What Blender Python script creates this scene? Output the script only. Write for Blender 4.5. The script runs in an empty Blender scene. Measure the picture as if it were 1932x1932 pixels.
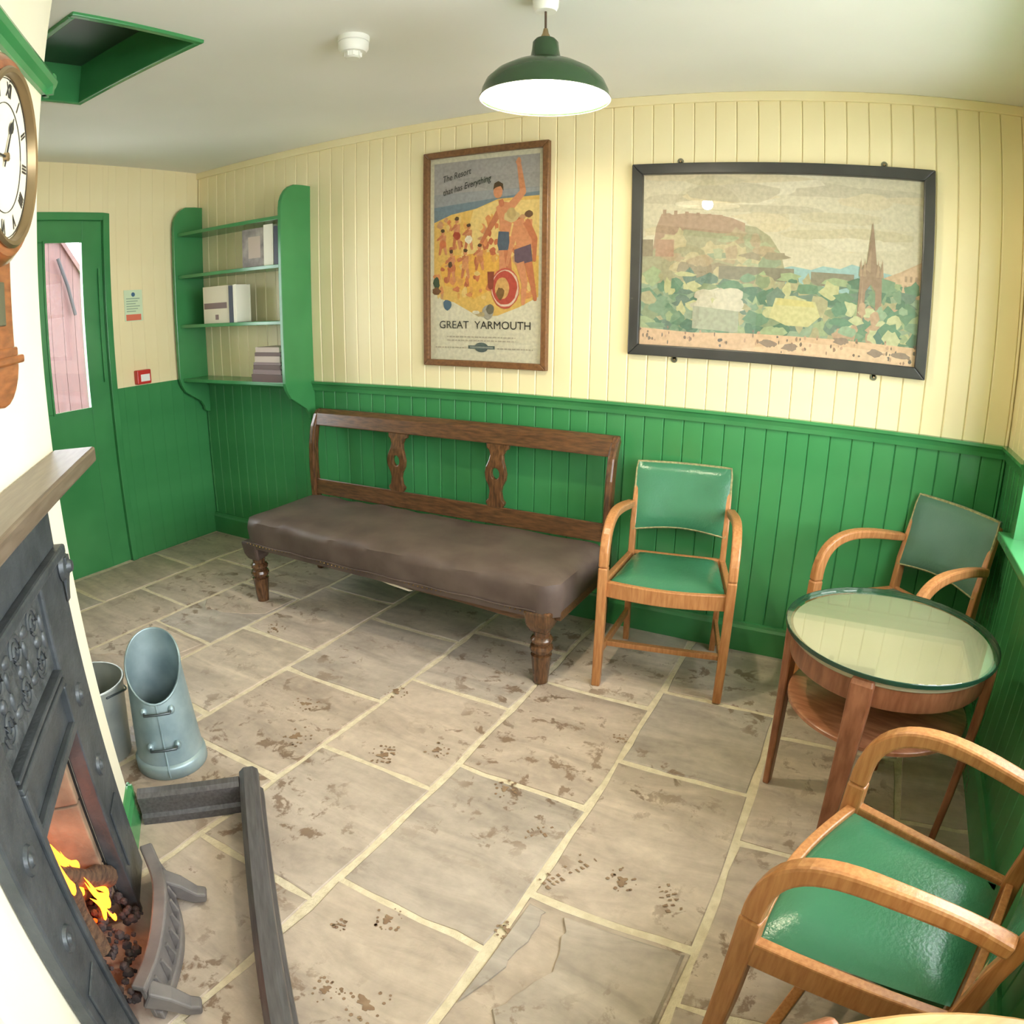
import bpy, bmesh, math, random
from mathutils import Vector, Matrix
random.seed(7)
PI = math.pi
SC = bpy.context.scene
COL = SC.collection

# ------------------------------------------------------------------ camera
cam = bpy.data.cameras.new('camera')
cam.type = 'PANO'
cam.sensor_fit = 'HORIZONTAL'; cam.sensor_width = 36; cam.sensor_height = 36
cam.clip_start = 0.02
KS = (0.0406775238951043, 6.210325010782774e-05, -1.2279213751314897e-05, 3.2771309022799173e-07)
def _pano(target):
    for k, v in (('panorama_type', 'FISHEYE_LENS_POLYNOMIAL'), ('fisheye_fov', PI),
                 ('fisheye_polynomial_k0', 0.0), ('fisheye_polynomial_k1', -KS[0]), ('fisheye_polynomial_k2', -KS[1]),
                 ('fisheye_polynomial_k3', -KS[2]), ('fisheye_polynomial_k4', -KS[3])):
        setattr(target, k, v)
try:
    _pano(cam)
except Exception:
    _pano(cam.cycles)
camo = bpy.data.objects.new('camera', cam); COL.objects.link(camo)
camo.matrix_world = Matrix(((0.883695, -0.142895, 0.445717, 0), (0.467954, 0.249232, -0.847881, 0),
                            (0.010071, 0.957843, 0.287114, 1.4365), (0, 0, 0, 1)))
SC.camera = camo

# ------------------------------------------------------------------ light and exposure
SC.view_settings.view_transform = 'Standard'; SC.view_settings.look = 'None'
SC.view_settings.gamma = 1; SC.view_settings.use_curve_mapping = False
SC.view_settings.exposure = 0.0
W = bpy.data.worlds.new('overcast_sky'); SC.world = W; W.use_nodes = True
bg = W.node_tree.nodes['Background']; bg.inputs[0].default_value = (0.93, 0.965, 1.0, 1); bg.inputs[1].default_value = 16.0
SC.cycles.adaptive_threshold = .05; SC.cycles.max_bounces = 7; SC.cycles.diffuse_bounces = 5; SC.cycles.glossy_bounces = 3; SC.cycles.transmission_bounces = 4; SC.cycles.transparent_max_bounces = 8
SC.cycles.caustics_reflective = False; SC.cycles.caustics_refractive = False

def portal(loc, rot, sx, sy):
    l = bpy.data.lights.new('daylight_portal', 'AREA'); l.shape = 'RECTANGLE'; l.size = sx; l.size_y = sy
    l.cycles.is_portal = True
    o = bpy.data.objects.new('daylight_portal', l); COL.objects.link(o); o.location = loc; o.rotation_euler = rot
    return o

# room numbers (metres, camera above the origin)
D, L, R, F, H, ZD = 2.8657, 3.7646, 0.625, -1.30, 2.35, 1.0445
BW, BX0 = 0.0871, -0.9566
WY0, WY1, WZ0, WZ1 = 0.35, 2.43, 0.80, 2.02       # window in the right wall
VY0, VY1 = -1.15, 0.05                             # unseen window added in the right wall for more light, behind the camera
portal((R + 0.262, (WY0 + WY1) / 2, (WZ0 + WZ1) / 2), (0, PI / 2, 0), WZ1 - WZ0 + .02, WY1 - WY0 + .02)
portal((R + 0.262, (VY0 + VY1) / 2, (WZ0 + WZ1) / 2), (0, PI / 2, 0), WZ1 - WZ0, VY1 - VY0)

# ------------------------------------------------------------------ materials
def lin(c):
    return tuple((v / 12.92 if v <= .04045 else ((v + .055) / 1.055) ** 2.4) for v in [x / 255 for x in c[:3]]) + (1,)
MATS = {}
def mat(name, c, rough=.5, metal=0, c2=None, scale=8, stretch=(1, 1, 1), bump=0, bscale=None, emit=None, es=0, spec=.5, coat=0, detail=5, lo=.35, hi=.65):
    m = bpy.data.materials.new(name); m.use_nodes = True; MATS[name] = m
    nt = m.node_tree; N = nt.nodes; b = N['Principled BSDF']
    b.inputs['Base Color'].default_value = lin(c); b.inputs['Roughness'].default_value = rough; b.inputs['Metallic'].default_value = metal
    b.inputs['Specular IOR Level'].default_value = spec; b.inputs['Coat Weight'].default_value = coat
    if c2 or bump:
        tc = N.new('ShaderNodeTexCoord'); mp = N.new('ShaderNodeMapping'); mp.inputs['Scale'].default_value = stretch
        nt.links.new(tc.outputs['Object'], mp.inputs[0])
        no = N.new('ShaderNodeTexNoise'); no.inputs['Scale'].default_value = scale; no.inputs['Detail'].default_value = detail
        nt.links.new(mp.outputs[0], no.inputs['Vector'])
        if c2:
            cr = N.new('ShaderNodeValToRGB'); cr.color_ramp.elements[0].color = lin(c); cr.color_ramp.elements[1].color = lin(c2)
            cr.color_ramp.elements[0].position = lo; cr.color_ramp.elements[1].position = hi
            nt.links.new(no.outputs[0], cr.inputs[0]); nt.links.new(cr.outputs[0], b.inputs['Base Color'])
        if bump:
            n2 = no
            if bscale:
                n2 = N.new('ShaderNodeTexNoise'); n2.inputs['Scale'].default_value = bscale; n2.inputs['Detail'].default_value = 4
                nt.links.new(mp.outputs[0], n2.inputs['Vector'])
            bp = N.new('ShaderNodeBump'); bp.inputs['Strength'].default_value = bump; bp.inputs['Distance'].default_value = .01
            nt.links.new(n2.outputs[0], bp.inputs['Height']); nt.links.new(bp.outputs[0], b.inputs['Normal'])
    if emit:
        b.inputs['Emission Color'].default_value = lin(emit); b.inputs['Emission Strength'].default_value = es
    return m

mat('cream_paint', (239, 226, 183), .32, c2=(235, 220, 174), scale=3, detail=2)
mat('pale_cream', (244, 238, 214), .5, c2=(240, 233, 207), scale=3, detail=2)
mat('green_paint', (68, 140, 84), .22, c2=(60, 131, 77), scale=4, detail=2, bump=.05, bscale=14)
mat('ceiling_white', (240, 239, 235), .85, c2=(234, 233, 228), scale=1.5, detail=2)
mat('white_plastic', (238, 238, 232), .35)
mat('mortar', (228, 214, 184), .9, c2=(212, 197, 166), scale=30, bump=.4, bscale=120)
mat('oak', (168, 110, 64), .33, c2=(190, 134, 84), scale=6, stretch=(18, 18, 2.2), bump=.06, bscale=12)
mat('dark_oak', (72, 50, 33), .3, c2=(108, 74, 46), scale=6, stretch=(3, 18, 18), bump=.06)
mat('dark_oak_up', (72, 49, 32), .25, c2=(110, 75, 47), scale=6, stretch=(18, 18, 3), bump=.06, coat=.3)
mat('mahogany', (128, 78, 52), .34, c2=(160, 104, 74), scale=5, stretch=(12, 12, 2.5), bump=.05)
mat('mahogany_flat', (140, 88, 60), .3, c2=(170, 114, 82), scale=5, stretch=(3, 14, 14), bump=.04)
mat('pale_table', (196, 150, 92), .3, c2=(212, 170, 112), scale=5, stretch=(3, 14, 14), bump=.04)
mat('brown_leather', (80, 66, 60), .5, c2=(98, 84, 76), scale=7, bump=.25, bscale=9)
mat('green_vinyl', (54, 112, 80), .24, c2=(62, 122, 90), scale=4, bump=.12, bscale=120)
mat('olive_vinyl', (74, 110, 92), .36, c2=(84, 118, 100), scale=4, bump=.12, bscale=120)
mat('braid', (168, 160, 112), .7, c2=(126, 122, 84), scale=90)
mat('brass_nail', (150, 120, 70), .35, 1)
mat('cast_iron', (66, 71, 74), .42, .3, c2=(82, 87, 90), scale=14, bump=.2, bscale=60)
mat('cast_iron_relief', (64, 69, 71), .5, .3, c2=(90, 95, 97), scale=30, bump=.7, bscale=38)
mat('fender_iron', (78, 75, 75), .45, .2, c2=(96, 93, 93), scale=6, stretch=(2, 18, 18), bump=.12)
mat('fret_iron', (104, 99, 97), .6, .1, c2=(124, 118, 114), scale=12, bump=.2)
mat('mantel_wood', (98, 84, 70), .35, c2=(116, 102, 86), scale=5, stretch=(2, 16, 16), bump=.05)
mat('firebrick', (166, 138, 110), .9, c2=(112, 90, 72), scale=7, bump=.4, bscale=40)
mat('soot', (26, 23, 22), .95, c2=(44, 38, 34), scale=12, bump=.5)
mat('bark', (74, 54, 42), .9, c2=(112, 84, 62), scale=10, stretch=(2, 10, 10), bump=.6, bscale=20)
mat('cut_wood', (206, 170, 118), .8, c2=(186, 148, 96), scale=12)
mat('charred', (30, 24, 24), .9, c2=(92, 78, 76), scale=16, bump=.6)
mat('ember', (90, 20, 6), .8, emit=(255, 70, 12), es=4)
mat('flame', (255, 150, 40), .5, emit=(255, 122, 26), es=8)
mat('galvanised', (134, 156, 162), .42, .45, c2=(166, 186, 190), scale=9, bump=.08, bscale=22)
mat('galvanised_grey', (152, 158, 154), .45, .45, c2=(178, 182, 176), scale=8, bump=.08)
mat('steel_wire', (92, 100, 104), .4, .8)
mat('clock_wood', (122, 66, 36), .3, c2=(158, 94, 54), scale=6, stretch=(3, 16, 16), bump=.04, coat=.3)
mat('clock_face', (240, 234, 212), .5, c2=(230, 222, 196), scale=3)
mat('black_ink', (34, 34, 36), .5)
mat('brass', (150, 130, 98), .35, .8)
mat('tarnish', (118, 118, 100), .35, .6)
mat('lamp_green', (40, 66, 38), .22, c2=(46, 74, 44), scale=3)
mat('lamp_white', (248, 246, 232), .3)
mat('bulb', (255, 246, 214), .4, emit=(255, 236, 186), es=60)
mat('flex', (74, 54, 40), .6)
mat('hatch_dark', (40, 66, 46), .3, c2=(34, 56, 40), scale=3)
mat('poster_frame', (104, 70, 42), .35, c2=(126, 88, 54), scale=6, stretch=(14, 14, 14), bump=.05)
mat('picture_frame', (50, 50, 48), .3, c2=(58, 58, 56), scale=8)
mat('red_plastic', (196, 52, 46), .35)
mat('paper', (240, 236, 222), .7)
mat('notice_green', (206, 222, 186), .6)
mat('notice_red', (214, 112, 84), .6)
mat('notice_blue', (64, 98, 130), .6)
mat('notice_text', (150, 172, 146), .6)
mat('grey_photo', (112, 104, 104), .5, c2=(168, 158, 150), scale=14)
mat('navy_cover', (48, 54, 74), .45)
mat('brown_cover', (92, 66, 58), .5)
mat('pale_cover', (190, 172, 158), .5)
mat('mauve_cover', (128, 106, 104), .5)
mat('maroon_boards', (66, 36, 31), .6, c2=(58, 31, 27), scale=5, stretch=(1, 6, 1))
mat('slate', (22, 22, 24), .8)
mat('mud', (132, 104, 80), .4, c2=(152, 126, 100), scale=30)
mat('ground_outside', (204, 202, 196), .9, c2=(190, 188, 182), scale=4)
mat('table_baize', (168, 160, 132), .5, c2=(174, 166, 140), scale=5)
mat('lining_white', (222, 212, 190), .8)

def glass_mat(name, tint=(1, 1, 1, 1), refl=.035, rough=.0):
    m = bpy.data.materials.new(name); m.use_nodes = True; MATS[name] = m
    nt = m.node_tree; N = nt.nodes; N.remove(N['Principled BSDF'])
    t = N.new('ShaderNodeBsdfTransparent'); t.inputs[0].default_value = tint
    g = N.new('ShaderNodeBsdfGlossy'); g.inputs['Roughness'].default_value = rough
    lw = N.new('ShaderNodeLayerWeight'); lw.inputs[0].default_value = .5      # symmetric Schlick reflectance, same from both faces
    pw = N.new('ShaderNodeMath'); pw.operation = 'POWER'; pw.inputs[1].default_value = 5; nt.links.new(lw.outputs['Facing'], pw.inputs[0])
    fr = N.new('ShaderNodeMath'); fr.operation = 'MULTIPLY_ADD'; fr.inputs[1].default_value = .95; fr.inputs[2].default_value = refl; nt.links.new(pw.outputs[0], fr.inputs[0])
    mx = N.new('ShaderNodeMixShader'); nt.links.new(fr.outputs[0], mx.inputs[0])
    nt.links.new(t.outputs[0], mx.inputs[1]); nt.links.new(g.outputs[0], mx.inputs[2])
    nt.links.new(mx.outputs[0], N['Material Output'].inputs[0])
    return m
glass_mat('window_glass'); glass_mat('picture_glass', (.97, .97, .95, 1))
glass_mat('table_glass', (.93, .95, .91, 1), refl=.10, rough=.03)
mat('glass_edge', (34, 66, 50), .15)

def stone_mat():
    m = bpy.data.materials.new('sandstone'); m.use_nodes = True; MATS['sandstone'] = m
    nt = m.node_tree; N = nt.nodes; K = nt.links.new; b = N['Principled BSDF']
    geo = N.new('ShaderNodeNewGeometry'); oi = N.new('ShaderNodeObjectInfo')
    def noise(scale, stretch=(1, 1, 1), rot=0, detail=6, rough=.55, dist=0, off=False):
        mp = N.new('ShaderNodeMapping'); mp.inputs['Scale'].default_value = stretch; mp.inputs['Rotation'].default_value = (0, 0, rot)
        K(geo.outputs['Position'], mp.inputs[0])
        if off:
            v = N.new('ShaderNodeVectorMath'); v.operation = 'SCALE'; v.inputs[0].default_value = (31, 17, 9)
            K(oi.outputs['Random'], v.inputs['Scale']); K(v.outputs[0], mp.inputs['Location'])
        n = N.new('ShaderNodeTexNoise'); n.inputs['Scale'].default_value = scale; n.inputs['Detail'].default_value = detail
        n.inputs['Roughness'].default_value = rough; n.inputs['Distortion'].default_value = dist
        K(mp.outputs[0], n.inputs['Vector']); return n.outputs[0]
    def ramp(src, stops):
        r = N.new('ShaderNodeValToRGB'); e = r.color_ramp.elements
        while len(e) < len(stops): e.new(.5)
        for el, (p, c) in zip(e, stops): el.position = p; el.color = c
        K(src, r.inputs[0]); return r.outputs[0]
    def mix(f, a, c, mode='MIX'):
        x = N.new('ShaderNodeMix'); x.data_type = 'RGBA'; x.blend_type = mode
        if isinstance(f, float): x.inputs[0].default_value = f
        else: K(f, x.inputs[0])
        for s, v in ((6, a), (7, c)):
            if isinstance(v, tuple): x.inputs[s].default_value = v
            else: K(v, x.inputs[s])
        return x.outputs[2]
    base = ramp(oi.outputs['Random'], [(0, lin((180, 170, 160))), (.35, lin((204, 187, 170))), (.7, lin((190, 173, 157))), (1, lin((213, 198, 180)))])
    streak = ramp(noise(2.2, (1.2, 4.5, 1), .5, 6, .6, .8, True), [(.3, (.62, .6, .58, 1)), (.7, (1.12, 1.1, 1.06, 1))])
    c = mix(.85, base, streak, 'MULTIPLY')
    fine = ramp(noise(26, detail=5), [(.3, (.86, .85, .84, 1)), (.7, (1.1, 1.1, 1.1, 1))])
    c = mix(.7, c, fine, 'MULTIPLY')
    big = ramp(noise(1.5, detail=3), [(.44, (0, 0, 0, 1)), (.56, (1, 1, 1, 1))])
    st = ramp(noise(13, detail=7, rough=.65, dist=.4), [(.545, (0, 0, 0, 1)), (.60, (1, 1, 1, 1))])
    mm = N.new('ShaderNodeMath'); mm.operation = 'MULTIPLY'; K(big, mm.inputs[0]); K(st, mm.inputs[1])
    m2 = N.new('ShaderNodeMath'); m2.operation = 'MULTIPLY'; K(mm.outputs[0], m2.inputs[0]); m2.inputs[1].default_value = .8
    c = mix(m2.outputs[0], c, lin((118, 92, 70)))
    K(c, b.inputs['Base Color'])
    rr = N.new('ShaderNodeMapRange'); rr.inputs[3].default_value = .62; rr.inputs[4].default_value = .4; K(mm.outputs[0], rr.inputs[0]); K(rr.outputs[0], b.inputs['Roughness'])
    bp = N.new('ShaderNodeBump'); bp.inputs['Strength'].default_value = .35; bp.inputs['Distance'].default_value = .012
    K(noise(4.5, (1, 2.6, 1), .5, 5, .6, .9, True), bp.inputs['Height']); K(bp.outputs[0], b.inputs['Normal'])
stone_mat()
flat_cache = {}
def ink(c):
    k = tuple(c)
    if k not in flat_cache:
        c = tuple(int(x * .9) for x in c)
        c2 = tuple(min(255, int(x * 1.07 + 4)) for x in c)
        flat_cache[k] = mat('print_%02x%02x%02x' % k, c, .8, c2=c2, scale=60, detail=3, spec=.2)
    return flat_cache[k]

# ------------------------------------------------------------------ mesh helpers
class MB:
    def __init__(s): s.v = []; s.f = []; s.mi = []
    def add(s, v, f, mi=0):
        o = len(s.v); s.v += [tuple(x) for x in v]; s.f += [tuple(i + o for i in q) for q in f]; s.mi += [mi] * len(f); return s
    def box(s, x0, x1, y0, y1, z0, z1, mi=0):
        v = [(x, y, z) for z in (z0, z1) for y in (y0, y1) for x in (x0, x1)]
        return s.add(v, [(0, 2, 3, 1), (4, 5, 7, 6), (0, 1, 5, 4), (2, 6, 7, 3), (0, 4, 6, 2), (1, 3, 7, 5)], mi)
    def lathe(s, prof, n=24, c=(0, 0, 0), mi=0, cap=True, M=None):
        v = []; f = []
        for r, z in prof:
            for i in range(n):
                a = 2 * PI * i / n; v.append((c[0] + r * math.cos(a), c[1] + r * math.sin(a), c[2] + z))
        for j in range(len(prof) - 1):
            for i in range(n):
                k = (i + 1) % n; f.append((j * n + i, j * n + k, (j + 1) * n + k, (j + 1) * n + i))
        if cap:
            if prof[0][0] > 1e-5: f.append(tuple(range(n - 1, -1, -1)))
            if prof[-1][0] > 1e-5: f.append(tuple((len(prof) - 1) * n + i for i in range(n)))
        if M is not None: v = [tuple(M @ Vector(p)) for p in v]
        return s.add(v, f, mi)
    def prism(s, poly, a0, a1, axis='y', mi=0):
        n = len(poly)
        def P(p, a): return {'y': (p[0], a, p[1]), 'x': (a, p[0], p[1]), 'z': (p[0], p[1], a)}[axis]
        v = [P(p, a0) for p in poly] + [P(p, a1) for p in poly]
        f = [tuple(range(n)), tuple(range(2 * n - 1, n - 1, -1))] + [(i, i + n, (i + 1) % n + n, (i + 1) % n) for i in range(n)]
        return s.add(v, f, mi)
    def sweep(s, path, w, h, up=(0, 0, 1), n=4, mi=0, closed=False):
        """rectangular (n=4) or elliptic section w (sideways) x h (along up) swept along path; w,h may be lists"""
        P = [Vector(p) for p in path]; m = len(P); v = []; f = []; upv = Vector(up)
        for i, p in enumerate(P):
            if closed: t = (P[(i + 1) % m] - P[i - 1])
            else: t = P[min(i + 1, m - 1)] - P[max(i - 1, 0)]
            t.normalize(); sd = t.cross(upv)
            if sd.length < 1e-4: sd = t.cross(Vector((1, 0, .01)))
            sd.normalize(); u = sd.cross(t).normalized()
            ww = (w[i] if hasattr(w, '__len__') else w) / 2; hh = (h[i] if hasattr(h, '__len__') else h) / 2
            if n == 4:
                for a, b in ((-1, -1), (1, -1), (1, 1), (-1, 1)): v.append(p + sd * ww * a + u * hh * b)
            else:
                for k in range(n):
                    a = 2 * PI * k / n; v.append(p + sd * ww * math.cos(a) + u * hh * math.sin(a))
        rng = range(m if closed else m - 1)
        for j in rng:
            j2 = (j + 1) % m
            for k in range(n):
                k2 = (k + 1) % n; f.append((j * n + k, j * n + k2, j2 * n + k2, j2 * n + k))
        if not closed: f += [tuple(range(n - 1, -1, -1)), tuple((m - 1) * n + k for k in range(n))]
        return s.add(v, f, mi)
    def tube(s, path, r, n=10, mi=0, closed=False):
        d = [2 * x for x in r] if hasattr(r, '__len__') else 2 * r
        return s.sweep(path, d, d, n=n, mi=mi, closed=closed)
    def ball(s, c, r, n=10, m=6, mi=0):
        rx, ry, rz = r if hasattr(r, '__len__') else (r, r, r); v = []; f = []
        for j in range(m + 1):
            t = PI * j / m
            for i in range(n):
                a = 2 * PI * i / n; v.append((c[0] + rx * math.sin(t) * math.cos(a), c[1] + ry * math.sin(t) * math.sin(a), c[2] - rz * math.cos(t)))
        for j in range(m):
            for i in range(n):
                k = (i + 1) % n; f.append((j * n + i, j * n + k, (j + 1) * n + k, (j + 1) * n + i))
        return s.add(v, f, mi)
    def mesh(s, name, mats, smooth=None):
        me = bpy.data.meshes.new(name); me.from_pydata(s.v, [], s.f)
        bm = bmesh.new(); bm.from_mesh(me); any(s.mi) or bmesh.ops.remove_doubles(bm, verts=bm.verts, dist=1e-6); bmesh.ops.recalc_face_normals(bm, faces=bm.faces)
        bm.to_mesh(me); bm.free()
        for m in (mats if isinstance(mats, (list, tuple)) else [mats]): me.materials.append(MATS[m] if isinstance(m, str) else m)
        if len(s.mi) == len(me.polygons) and any(s.mi): me.polygons.foreach_set('material_index', s.mi)
        if smooth:
            me.polygons.foreach_set('use_smooth', [True] * len(me.polygons)); me.set_sharp_from_angle(angle=math.radians(smooth))
        return me
    def build(s, name, mats, parent=None, smooth=None, bevel=0, loc=None, seg=2, sub=0):
        o = bpy.data.objects.new(name, s.mesh(name, mats, smooth)); COL.objects.link(o)
        if parent: o.parent = parent
        if loc: o.location = loc
        if bevel:
            b = o.modifiers.new('bevel', 'BEVEL'); b.width = bevel; b.segments = seg; b.limit_method = 'ANGLE'; b.angle_limit = math.radians(35)
        if sub:
            b = o.modifiers.new('subdivision', 'SUBSURF'); b.levels = sub; b.render_levels = sub
        return o
def box(*a): return MB().box(*a)
def thing(name, label, cat, loc=(0, 0, 0), rz=0, group=None):
    o = bpy.data.objects.new(name, None); COL.objects.link(o); o.empty_display_size = .1
    o.location = loc; o.rotation_euler = (0, 0, rz); return tag(o, label, cat, group)
def tag(o, label, cat, group=None):
    o['label'] = label; o['category'] = cat
    if group: o['group'] = group
    return o
def struct(o): o['kind'] = 'structure'; return o
def inst(o, loc, parent):
    c = o.copy(); COL.objects.link(c); c.location = loc; c.parent = parent; return c
def arc(cx, cy, r, a0, a1, n):
    return [(cx + r * math.cos(math.radians(a0 + (a1 - a0) * i / n)), cy + r * math.sin(math.radians(a0 + (a1 - a0) * i / n))) for i in range(n + 1)]
def bez(p0, p1, p2, p3, n=10):
    p0, p1, p2, p3 = map(Vector, (p0, p1, p2, p3)); o = []
    for i in range(n + 1):
        t = i / n; o.append(p0 * (1 - t) ** 3 + p1 * 3 * t * (1 - t) ** 2 + p2 * 3 * t * t * (1 - t) + p3 * t ** 3)
    return o

# ------------------------------------------------------------------ floor of flagstones
floor = struct(box(-L - .3, R + .3, F - .3, D + .3, -.12, -.004).build('floor', 'mortar'))
XL = [-3.7646, -3.33, -2.885, -2.443, -1.988, -1.484, -1.029, -.564, -.11, .365, .625]
YJ = [[2.33, 1.694, 1.1, .5, -.1, -.7], [2.5, 1.936, 1.34, .74, .14, -.5], [2.32, 1.73, 1.13, .53, -.07, -.7], [2.517, 1.942, 1.338, .74, .14, -.5],
      [2.339, 1.768, 1.208, .65, .05, -.6], [2.47, 1.976, 1.44, .878, .28, -.4], [2.218, 1.587, .978, .38, -.2, -.8], [2.366, 1.858, 1.19, .6, 0, -.65],
      [2.233, 1.625, 1.02, .42, -.2, -.8], [2.5, 1.9, 1.3, .7, .1, -.6]]
def flag(x0, x1, y0, y1):
    g = .0112; x0 += g; x1 -= g; y0 += g; y1 -= g; cx, cy = (x0 + x1) / 2, (y0 + y1) / 2
    pts = []; k = 5
    for (ax, ay, bx_, by) in ((x0, y0, x1, y0), (x1, y0, x1, y1), (x1, y1, x0, y1), (x0, y1, x0, y0)):
        for i in range(k):
            t = i / k; j = .0045 if i else .008
            pts.append((ax + (bx_ - ax) * t + random.uniform(-j, j), ay + (by - ay) * t + random.uniform(-j, j)))
    n = len(pts); dz = random.uniform(-.0012, .0016)
    m = MB(); tz = [dz + random.uniform(-.0008, .0008) for _ in pts]
    v = [((p[0] - cx) * .985, (p[1] - cy) * .985, z) for p, z in zip(pts, tz)] + [(p[0] - cx, p[1] - cy, z - .0025) for p, z in zip(pts, tz)] + [(p[0] - cx, p[1] - cy, -.02) for p in pts]
    v.append((0, 0, dz + .001)); f = [(i, (i + 1) % n, 3 * n) for i in range(n)]
    f += [(i, i + n, (i + 1) % n + n, (i + 1) % n) for i in range(n)] + [(i + n, i + 2 * n, (i + 1) % n + 2 * n, (i + 1) % n + n) for i in range(n)]
    m.add(v, f); return m.build('flagstone', 'sandstone', floor, smooth=30, loc=(cx, cy, 0))
stones = {}
for ci in range(10):
    ys = [D] + YJ[ci] + [F]
    for k in range(len(ys) - 1): stones[ci, k] = flag(XL[ci], XL[ci + 1], ys[k + 1], ys[k])
def ledge(st, pts, h=.004):
    n = len(pts); c = st.location; inner = []
    cx = sum(p[0] for p in pts) / n; cy = sum(p[1] for p in pts) / n
    v = [(p[0] - c.x, p[1] - c.y, .0008) for p in pts] + [((p[0] - cx) * .97 + cx - c.x, (p[1] - cy) * .97 + cy - c.y, h) for p in pts]
    MB().add(v, [tuple(range(n, 2 * n))] + [(i, (i + 1) % n, (i + 1) % n + n, i + n) for i in range(n)]).build('riven_layer', 'sandstone', st, smooth=20)
def jag(path, amp=.012, n=5):
    o = []
    for (a, b) in zip(path[:-1], path[1:]):
        for i in range(n):
            t = i / n; o.append((a[0] + (b[0] - a[0]) * t + random.uniform(-amp, amp), a[1] + (b[1] - a[1]) * t + random.uniform(-amp, amp)))
    return o + [path[-1]]
ledge(stones[7, 3], [(-.13, .63), (-.13, 1.165)] + jag([(-.44, 1.16), (-.40, .98), (-.46, .82), (-.42, .63)]), .0055)
ledge(stones[7, 3], [(-.545, 1.16)] + jag([(-.50, 1.16), (-.495, 1.0), (-.53, .86)])[:-1] + [(-.548, .8)], .004)
ledge(stones[2, 2], [(-2.87, 1.30), (-2.87, 1.70), (-2.47, 1.70)] + jag([(-2.47, 1.60), (-2.6, 1.52), (-2.8, 1.33)]), .004)
ledge(stones[2, 1], [(-2.87, 2.05), (-2.87, 2.3), (-2.46, 2.3)] + jag([(-2.46, 2.1), (-2.62, 2.0), (-2.8, 1.98)]), .004)
# muddy shoe prints
def shoeprint(x, y, a, full=True):
    m = MB(); ca, sa = math.cos(a), math.sin(a)
    for i in range(11 if full else 6):
        t = i * .017; wdt = .026 if i < 4 else (.019 if i < 6 else .03)
        for s in (-1, 0, 1):
            if random.random() < .38: continue
            cx = t + random.uniform(-.003, .003); cy = s * wdt * .7; hx, hy = random.uniform(.002, .0045), wdt * random.uniform(.12, .28)
            q = []
            for (px, py) in ((-hx, -hy), (hx, -hy), (hx, hy), (-hx, hy)):
                X_, Y_ = cx + px + random.uniform(-.002, .002), cy + py + random.uniform(-.002, .002)
                q.append((x + X_ * ca - Y_ * sa, y + X_ * sa + Y_ * ca))
            m.prism(q, .0018, .0026, 'z')
    return m.build('muddy_shoe_print', 'mud', floor)
def puddle(x, y, r):
    m = MB(); r *= .75; pts = []
    for i in range(40):
        a = i * PI / 20; q = r * (.75 + .3 * math.sin(2 * a + x * 40) + .2 * math.sin(5 * a + y * 30) + random.uniform(-.1, .1)); pts.append((x + q * math.cos(a), y + q * .75 * math.sin(a)))
    m.prism(pts, .0018, .0024, 'z')
    for _ in range(16):
        a = random.uniform(0, 2 * PI); d = r * random.uniform(1.3, 2.4); q = random.uniform(.0015, .006)
        m.prism([(x + d * math.cos(a) + q * math.cos(k * PI / 3), y + d * math.sin(a) + q * math.sin(k * PI / 3)) for k in range(6)], .0018, .0023, 'z')
    return m.build('mud_spot', 'mud', floor)
for a in ((-.38, .95, .25), (-.545, 1.24, 1.15), (-.67, 1.38, 1.0, False), (-.20, 1.30, 2.2, False), (-1.25, 1.47, 1.9, False), (-.25, 1.10, .4, False)): shoeprint(*a)
for a in ((-.83, .93, .024), (-.72, .69, .035), (-.82, .67, .022), (-.36, 1.34, .03), (-.83, 1.55, .024), (-1.27, 1.5, .03), (-1.6, 1.42, .035), (-1.13, 1.62, .025), (-1.72, 1.6, .03), (-1.48, 1.86, .03), (-.6, 1.98, .02), (-2.3, 2.0, .03), (-.55, 1.05, .018), (-.92, .85, .012)): puddle(*a)

# ------------------------------------------------------------------ walls
def board_mesh(w, z0, z1, ch, material, t=.014):
    h = w / 2; return MB().prism([(-h, t), (-h, ch), (-h + ch, 0), (h - ch, 0), (h, ch), (h, t)], z0, z1, 'z').mesh('board', material)
def boards(wall, a0, a1, z0, z1, material, place, ch=.004, phase=BX0, name='board'):
    """tongue-and-groove boards as separate children; place(a) -> location, rotation about z"""
    i = math.floor((a0 - phase) / BW); cache = {}
    while phase + i * BW < a1 - .004:
        l = max(a0, phase + i * BW); r = min(a1, phase + (i + 1) * BW); i += 1
        w = round(r - l - min(.0012, ch * .7), 4)
        if w < .006: continue
        if w not in cache: cache[w] = board_mesh(w, z0, z1, ch, material)
        o = bpy.data.objects.new(name, cache[w]); COL.objects.link(o); o.parent = wall
        o.location, rz = place((l + r) / 2); o.rotation_euler.z = rz
def two_tone(name, parts):
    m = MB()
    for p in parts: m.box(*p[:6], p[6])
    return struct(m.build(name, ['cream_paint', 'green_paint']))
T = .0135
wb = two_tone('wall_back', [(-L - .2, R + .2, D + T, D + .2, 0, ZD - .02, 1), (-L - .2, R + .2, D + T, D + .2, ZD - .02, H + .06, 0)])
pb = lambda x: ((x, D, 0), 0)
boards(wb, -L, R, ZD - .03, H - .03, 'cream_paint', pb); boards(wb, -L, R, .1, ZD - .03, 'green_paint', pb)
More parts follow.
